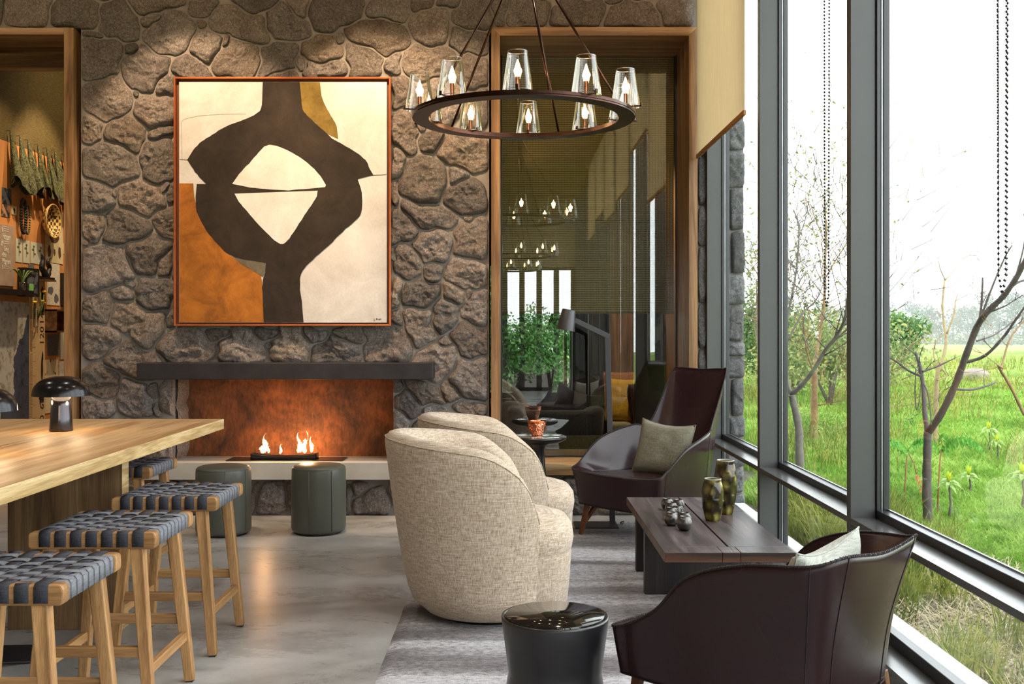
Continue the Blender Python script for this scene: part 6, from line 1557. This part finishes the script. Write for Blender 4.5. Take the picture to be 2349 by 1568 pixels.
# bare forked tree close to the right pane
tree('bare_tree', 'dark bare forked tree just outside the right pane', 8.65, (2127, 1222),
     [([(2127, 1222), (2128, 1190), (2126, 1110), (2127, 1040), (2128, 990)], 24, 17), ([(2128, 992), (2122, 950), (2119, 900), (2112, 845), (2100, 808)], 13, 7),
      ([(2130, 990), (2158, 950), (2190, 885), (2214, 820), (2240, 752), (2262, 718), (2300, 680), (2335, 630), (2370, 560)], 17, 11),
      ([(2112, 862), (2085, 850), (2055, 828), (2030, 815)], 6, 3), ([(2116, 852), (2150, 840), (2175, 828), (2192, 820)], 5, 2),
      ([(2218, 830), (2260, 815), (2300, 775), (2325, 740), (2360, 690)], 8, 5), ([(2193, 892), (2230, 893), (2265, 884), (2284, 876)], 6, 4), ([(2246, 745), (2252, 690), (2254, 636)], 7, 4),
      ([(2248, 735), (2275, 660), (2305, 590), (2322, 562)], 6, 3), ([(2240, 782), (2280, 768), (2320, 740), (2345, 720)], 4, 2), ([(2119, 880), (2128, 900), (2134, 940), (2136, 975)], 4, 3),
      ([(2101, 845), (2099, 900), (2103, 940), (2110, 910), (2112, 880)], 3, 1.5), ([(2300, 680), (2330, 650), (2360, 640)], 8, 5), ([(2320, 660), (2340, 600), (2352, 540), (2349, 490)], 5, 3)], M_BARKD, 26, 5, None, 0, .03, 'tree', .28)
tree('bare_tree', 'pale bare slender tree behind the dark forked one', 14.5, (2150, 975),
     [([(2145, 975), (2148, 900), (2150, 860), (2158, 830)], 12, 9), ([(2155, 850), (2168, 800), (2170, 770), (2166, 745), (2162, 700), (2166, 650), (2168, 640)], 8, 4), ([(2168, 642), (2155, 610), (2152, 578)], 3, 1), ([(2168, 642), (2190, 620), (2210, 596)], 3, 1),
      ([(2172, 765), (2188, 720), (2192, 690), (2200, 668)], 5, 1.5), ([(2192, 690), (2215, 678), (2230, 673)], 2, 1), ([(2152, 865), (2142, 800), (2165, 765)], 4, 2), ([(2160, 845), (2172, 862), (2150, 872)], 4, 3)], M_BARKP, 14, 9, None, 0, .03, 'tree', .5)
tree('bare_tree', 'thin crooked bare sapling leaning in at the right edge', 6.9, (2390, 1120),
     [([(2385, 1120), (2365, 980), (2349, 950), (2320, 890), (2296, 850)], 8, 6), ([(2296, 850), (2303, 820), (2318, 775), (2349, 735), (2390, 700)], 5, 4), ([(2296, 850), (2290, 838), (2300, 845)], 6, 5), ([(2330, 905), (2345, 885), (2360, 870)], 3, 1)], M_BARKB, 6, 2, None, 0, .03, 'tree', .2)
tree('young_tree', 'grey green forked tree seen through the middle pane', 11.2, (1838, 1088),
     [([(1836, 1110), (1834, 1040), (1832, 980), (1822, 930), (1816, 905)], 21, 15), ([(1816, 905), (1805, 870), (1798, 800), (1806, 730), (1820, 660), (1830, 590), (1832, 520), (1820, 480)], 9, 3), ([(1818, 902), (1842, 880), (1868, 845), (1895, 800), (1925, 760), (1940, 720), (1948, 640), (1955, 590)], 12, 4),
      ([(1808, 780), (1840, 720), (1870, 690), (1885, 660), (1895, 620)], 5, 2), ([(1832, 545), (1845, 510), (1855, 460)], 3, 1)], M_BARKG, 90, 12, M_LF1, 260, .022, 'tree', 1.1)
tree('young_tree', 'brown trunked tree behind the grey green one, with sparse leaves', 15.2, (1868, 1012),
     [([(1868, 1018), (1868, 960), (1868, 900), (1868, 850)], 19, 14), ([(1868, 850), (1878, 780), (1890, 700), (1893, 600), (1895, 520), (1890, 450)], 9, 3), ([(1868, 860), (1850, 800), (1840, 720)], 6, 3), ([(1892, 640), (1915, 600), (1940, 560), (1950, 540)], 4, 1.5), ([(1893, 560), (1870, 500), (1850, 440)], 3, 1), ([(1872, 930), (1900, 925), (1935, 918)], 3, 1)], M_BARKB, 130, 21, M_LF1, 650, .03, 'tree', 1.4)
tree('young_tree', 'slim leafy tree glimpsed between the stone pier and the first mullion', 19.5, (1745, 960),
     [([(1745, 965), (1743, 880), (1738, 760), (1735, 640)], 7, 3), ([(1740, 800), (1725, 700), (1722, 620)], 3, 1), ([(1740, 780), (1760, 700), (1775, 650)], 3, 1)], M_BARKG, 80, 33, M_LF1, 900, .04, 'tree', 1.1)
# scrub and bushes
def bush(name, label, px, Y, h, r_, n, size, mat, group=None, stem=True):
    x = (px - VX) * Y / FOC; g0 = gh(x, Y); t = thing(name, label, 'bush', (x, Y, g0), 0, group)
    P = []
    for q in range(7):
        c = np.array([rng.uniform(-.55, .55) * r_, rng.uniform(-.5, .5) * r_, h * rng.uniform(.35, .8)]); d = rng.randn(n // 7, 3); d /= np.linalg.norm(d, axis=1)[:, None]
        P.append(c + d * (rng.rand(n // 7) ** .5)[:, None] * np.array([r_ * .55, r_ * .55, h * .3]))
    o = leaf_at('foliage', t, np.concatenate(P), size, mat); o['kind'] = 'stuff'
    mb = MB()
    for q in range(5): mb.tube([(0, 0, 0), (rng.uniform(-.2, .2) * r_, rng.uniform(-.2, .2) * r_, h * .3), (rng.uniform(-.6, .6) * r_, rng.uniform(-.4, .4) * r_, h * .75)], [.02 * h, .014 * h, .004 * h], 5)
    mb.build('stems', M_BARKG, t); return t
bush('bush', 'leafy scrub with yellowing leaves low behind the middle pane', 1905, 21, 2.0, 1.8, 4200, .05, M_LF1, 'scrub outside the middle pane')
bush('bush', 'darker leafy scrub at the left of the middle pane', 1822, 24, 2.2, 2.0, 4200, .055, M_LF3, 'scrub outside the middle pane')
bush('bush', 'low green scrub at the foot of the brown trunked tree', 1850, 15.6, .45, .7, 1200, .03, M_LF2)
bush('bush', 'green shrub seen between stone pier and first mullion', 1740, 26, 2.3, 1.6, 3800, .06, M_LF3)
bush('round_tree', 'small round green tree in the meadow at the left of the right pane', 2066, 44, 2.3, 1.15, 2600, .09, m_leaf('round_tree_leaf', hexc(52, 90, 46), hexc(84, 122, 64), hexc(128, 150, 84), 1, .3, 6))
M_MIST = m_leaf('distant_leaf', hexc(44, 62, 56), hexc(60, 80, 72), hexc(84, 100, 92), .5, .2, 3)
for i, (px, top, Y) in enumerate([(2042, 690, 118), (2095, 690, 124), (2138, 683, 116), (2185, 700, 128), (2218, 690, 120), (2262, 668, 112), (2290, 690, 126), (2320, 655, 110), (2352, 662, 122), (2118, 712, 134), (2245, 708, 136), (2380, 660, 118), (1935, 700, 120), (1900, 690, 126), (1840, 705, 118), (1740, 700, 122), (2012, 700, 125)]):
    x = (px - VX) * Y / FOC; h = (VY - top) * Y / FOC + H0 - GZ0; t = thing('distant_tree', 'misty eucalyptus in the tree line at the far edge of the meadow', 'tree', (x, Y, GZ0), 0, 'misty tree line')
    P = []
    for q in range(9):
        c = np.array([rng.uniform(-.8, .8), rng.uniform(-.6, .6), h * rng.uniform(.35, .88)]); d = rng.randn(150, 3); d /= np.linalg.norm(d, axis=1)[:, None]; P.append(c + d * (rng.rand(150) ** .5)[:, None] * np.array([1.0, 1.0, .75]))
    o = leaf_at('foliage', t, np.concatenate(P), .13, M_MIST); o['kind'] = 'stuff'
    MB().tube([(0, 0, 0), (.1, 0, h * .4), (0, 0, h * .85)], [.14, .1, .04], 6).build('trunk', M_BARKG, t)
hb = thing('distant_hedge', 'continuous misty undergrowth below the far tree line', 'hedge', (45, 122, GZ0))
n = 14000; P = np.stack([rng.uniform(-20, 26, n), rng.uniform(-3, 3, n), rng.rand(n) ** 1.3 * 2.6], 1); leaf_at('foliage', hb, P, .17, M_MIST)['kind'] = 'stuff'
# garden thicket beyond the lounge window
M_THK = m_leaf('thicket_leaf', hexc(44, 84, 44), hexc(96, 150, 80), hexc(170, 200, 140), 2, .4, 14)
for i, (px, Y, h, r_) in enumerate([(1165, 13.6, 3.4, .9), (1215, 14.2, 3.7, 1.0), (1262, 13.7, 3.3, .9), (1310, 14.4, 3.8, 1.0), (1120, 14.5, 3.8, 1.1)]):
    bush('bush', 'green thicket bush outside the garden window of the lounge beyond', px, Y, h, r_, 9000, .035, M_THK, 'thicket beyond the lounge')
for i, (x, h, r_) in enumerate([(-.9, 2.3, .9), (.1, 2.2, .9), (1.0, 2.3, .9), (-2.2, 2.2, .9), (1.9, 2.2, .8)]):
    bush('bush', 'garden bush behind the rear glass, seen only as a reflection in the oak window', VX + x * FOC / -9.6, -9.6, h, r_, 5000, .04, M_THK, 'bushes behind the room')
tree('bare_tree', 'thin bare twiggy tree before the thicket beyond the lounge', 13.4, (1215, 960), [([(1215, 960), (1218, 860), (1226, 780), (1230, 700)], 4, 2), ([(1220, 840), (1190, 770), (1160, 720)], 2.5, 1), ([(1222, 800), (1255, 740), (1270, 700)], 2.5, 1)], M_BARKP, 40, 8, M_LF1, 200, .02, 'tree', .5)
# boulder
g = GZ(2236, 868, GZ0); rk = MB(); rows = []
for j in range(9):
    a_ = math.pi * j / 8; rows.append([(.55 * math.sin(a_) * math.cos(b_) * (1 + .15 * math.sin(3 * b_)), .4 * math.sin(a_) * math.sin(b_), .26 * math.cos(a_) + .03 * math.sin(b_ * 2)) for b_ in [2 * math.pi * q / 16 for q in range(16)]])
o = MB().grid(rows, True).build('boulder', m_plain('pale_rock', hexc(118, 110, 100), .9, 0, .2, 5)); o.location = (g.x, g.y, gh(g.x, g.y) + .16); tag(o, 'pale boulder lying in the meadow', 'boulder')
# sumac seedlings and rosette plants
M_SUM = m_leaf('sumac_leaf', hexc(56, 112, 36), hexc(88, 150, 54), hexc(138, 184, 90), 6, .35, 40); M_REDL = m_leaf('red_leaf', hexc(186, 70, 66), hexc(220, 104, 94), hexc(236, 140, 120), 6, .4, 40); M_REDST = m_plain('red_stem', hexc(150, 78, 64), .7)
def frond(mb, p, d, L, n=9, drop=.5):
    d = Vector(d).normalized(); q = d.cross(Vector((0, 0, 1))).normalized()
    for i in range(1, n + 1):
        s_ = i / n; c = Vector(p) + d * L * s_ + Vector((0, 0, L * (.35 * math.sin(s_ * 2.6) - drop * s_ * s_ * .6)))
        for sg in (-1, 1):
            w_ = L * .42 * (1 - .5 * abs(s_ - .45)); t_ = c + q * sg * w_ * .55 + Vector((0, 0, -w_ * .75)); m_ = (c + t_) / 2 + q * sg * w_ * .1
            mb.add([c, m_ + d * L * .062, t_, m_ - d * L * .062], [(0, 1, 2, 3)], False)
def sumac(label, px, pyb, Y, h, fr, red=False):
    b = PW(px, pyb, Y); t = thing('sumac_seedling', label, 'plant', (b.x, Y, gh(b.x, Y)), 0, 'sumac seedlings'); MB().tube([(0, 0, 0), (.01, 0, h * .5), (.03, 0, h)], [.007, .006, .005], 6).build('stem', M_REDST, t)
    for (dx, dy, L) in fr:
        mb = MB(); frond(mb, (.03, 0, h), (dx, dy, .3), L); mb.build('frond', M_SUM, t)
    if red:
        mb = MB(); frond(mb, (.11, 0, h * .62), (.25, 0, -.9), .24, 5, 0.2); mb.build('red_frond', M_REDL, t); MB().tube([(.03, 0, h), (.09, 0, h * .8), (.11, 0, h * .6)], .005, 5).build('stem', M_REDST, t)
sumac('sumac seedling with one red withered frond, left of the dark trunk', 2074, 1126, 9.6, .52, [(-1, -.2, .30), (.6, .2, .22), (-.3, .6, .2)], True)
sumac('taller sumac seedling with arched green fronds, right of the dark trunk', 2150, 1158, 9.0, .60, [(-.5, .3, .24), (.15, .2, .20), (1, 0, .34), (.8, .3, .30)])
M_ROS = m_leaf('rosette_leaf', hexc(100, 142, 56), hexc(150, 178, 104), hexc(190, 206, 150), 10, .4, 30); M_ROSY = m_leaf('rosette_top', hexc(150, 190, 50), hexc(196, 214, 70), hexc(214, 190, 60), 10, .4, 30)
def rosette(label, px, pyb, h, sc=1.0, seed=1):
    b = GZ(px, pyb, GZ0); t = thing('rosette_plant', label, 'plant', (b.x, b.y, gh(b.x, b.y)), 0, 'pale rosette plants'); rnd = random.Random(seed)
    MB().tube([(0, 0, 0), (.02, 0, h * .5), (0, 0, h)], [.014, .010, .008], 6).build('stem', M_BARKG, t); mb = MB()
    for q in range(13):
        a_ = q * 2.4; L = .115 * sc * rnd.uniform(.8, 1.2); d = Vector((math.cos(a_), math.sin(a_), 0)); s_ = d.cross(Vector((0, 0, 1))); p = Vector((0, 0, h - .05 + .006 * q))
        pts = [p + d * L * k + Vector((0, 0, L * (.5 * k - .85 * k * k))) for k in (0, .35, .7, 1.0)]; w_ = [.006, .017 * sc, .014 * sc, .001]
        vs = []
        for pp, ww in zip(pts, w_): vs += [pp - s_ * ww, pp + s_ * ww]
        mb.add(vs, [(0, 1, 3, 2), (2, 3, 5, 4), (4, 5, 7, 6)], True)
    mb.build('leaves', M_ROS, t); mb = MB()
    for q in range(5):
        a_ = q * 1.3; d = Vector((math.cos(a_) * .3, math.sin(a_) * .3, 1)); s_ = Vector((-math.sin(a_), math.cos(a_), 0)); p = Vector((0, 0, h)); mb.add([p - s_ * .01, p + d * .045 * sc - s_ * .018 * sc, p + d * .09 * sc, p + d * .045 * sc + s_ * .018 * sc, p + s_ * .01], [(0, 1, 2, 3, 4)], False)
    mb.build('top_leaves', M_ROSY, t); return t
rosette('pale rosette plant on a thin stem, nearest right of the dark trunk', 2176, 1205, .36, 1.0, 1); rosette('pale rosette plant in the middle of the group', 2222, 1145, .22, 1.0, 2)
rosette('farther upper pale rosette plant in the grass', 2268, 1050, .34, 1.15, 3); rosette('farther lower pale rosette plant in the grass', 2286, 1068, .26, 1.0, 4); rosette('yellowing rosette plant at the right edge', 2344, 1180, .35, 1.2, 5)
# morning mist lying over the far meadow
mv = bpy.data.materials.new('mist'); mv.use_nodes = True; nt = mv.node_tree; nt.nodes.clear(); ou = nt.nodes.new('ShaderNodeOutputMaterial'); vs_ = nt.nodes.new('ShaderNodeVolumeScatter'); vs_.inputs['Density'].default_value = 0.0042; vs_.inputs['Color'].default_value = (1, 1, 1, 1); nt.links.new(vs_.outputs[0], ou.inputs['Volume'])
o = MB().box(8.0, 110, 66, 160, -0.6, 12).build('mist', mv); tag(o, 'white mist over the far meadow and tree line', 'mist', kind='stuff')
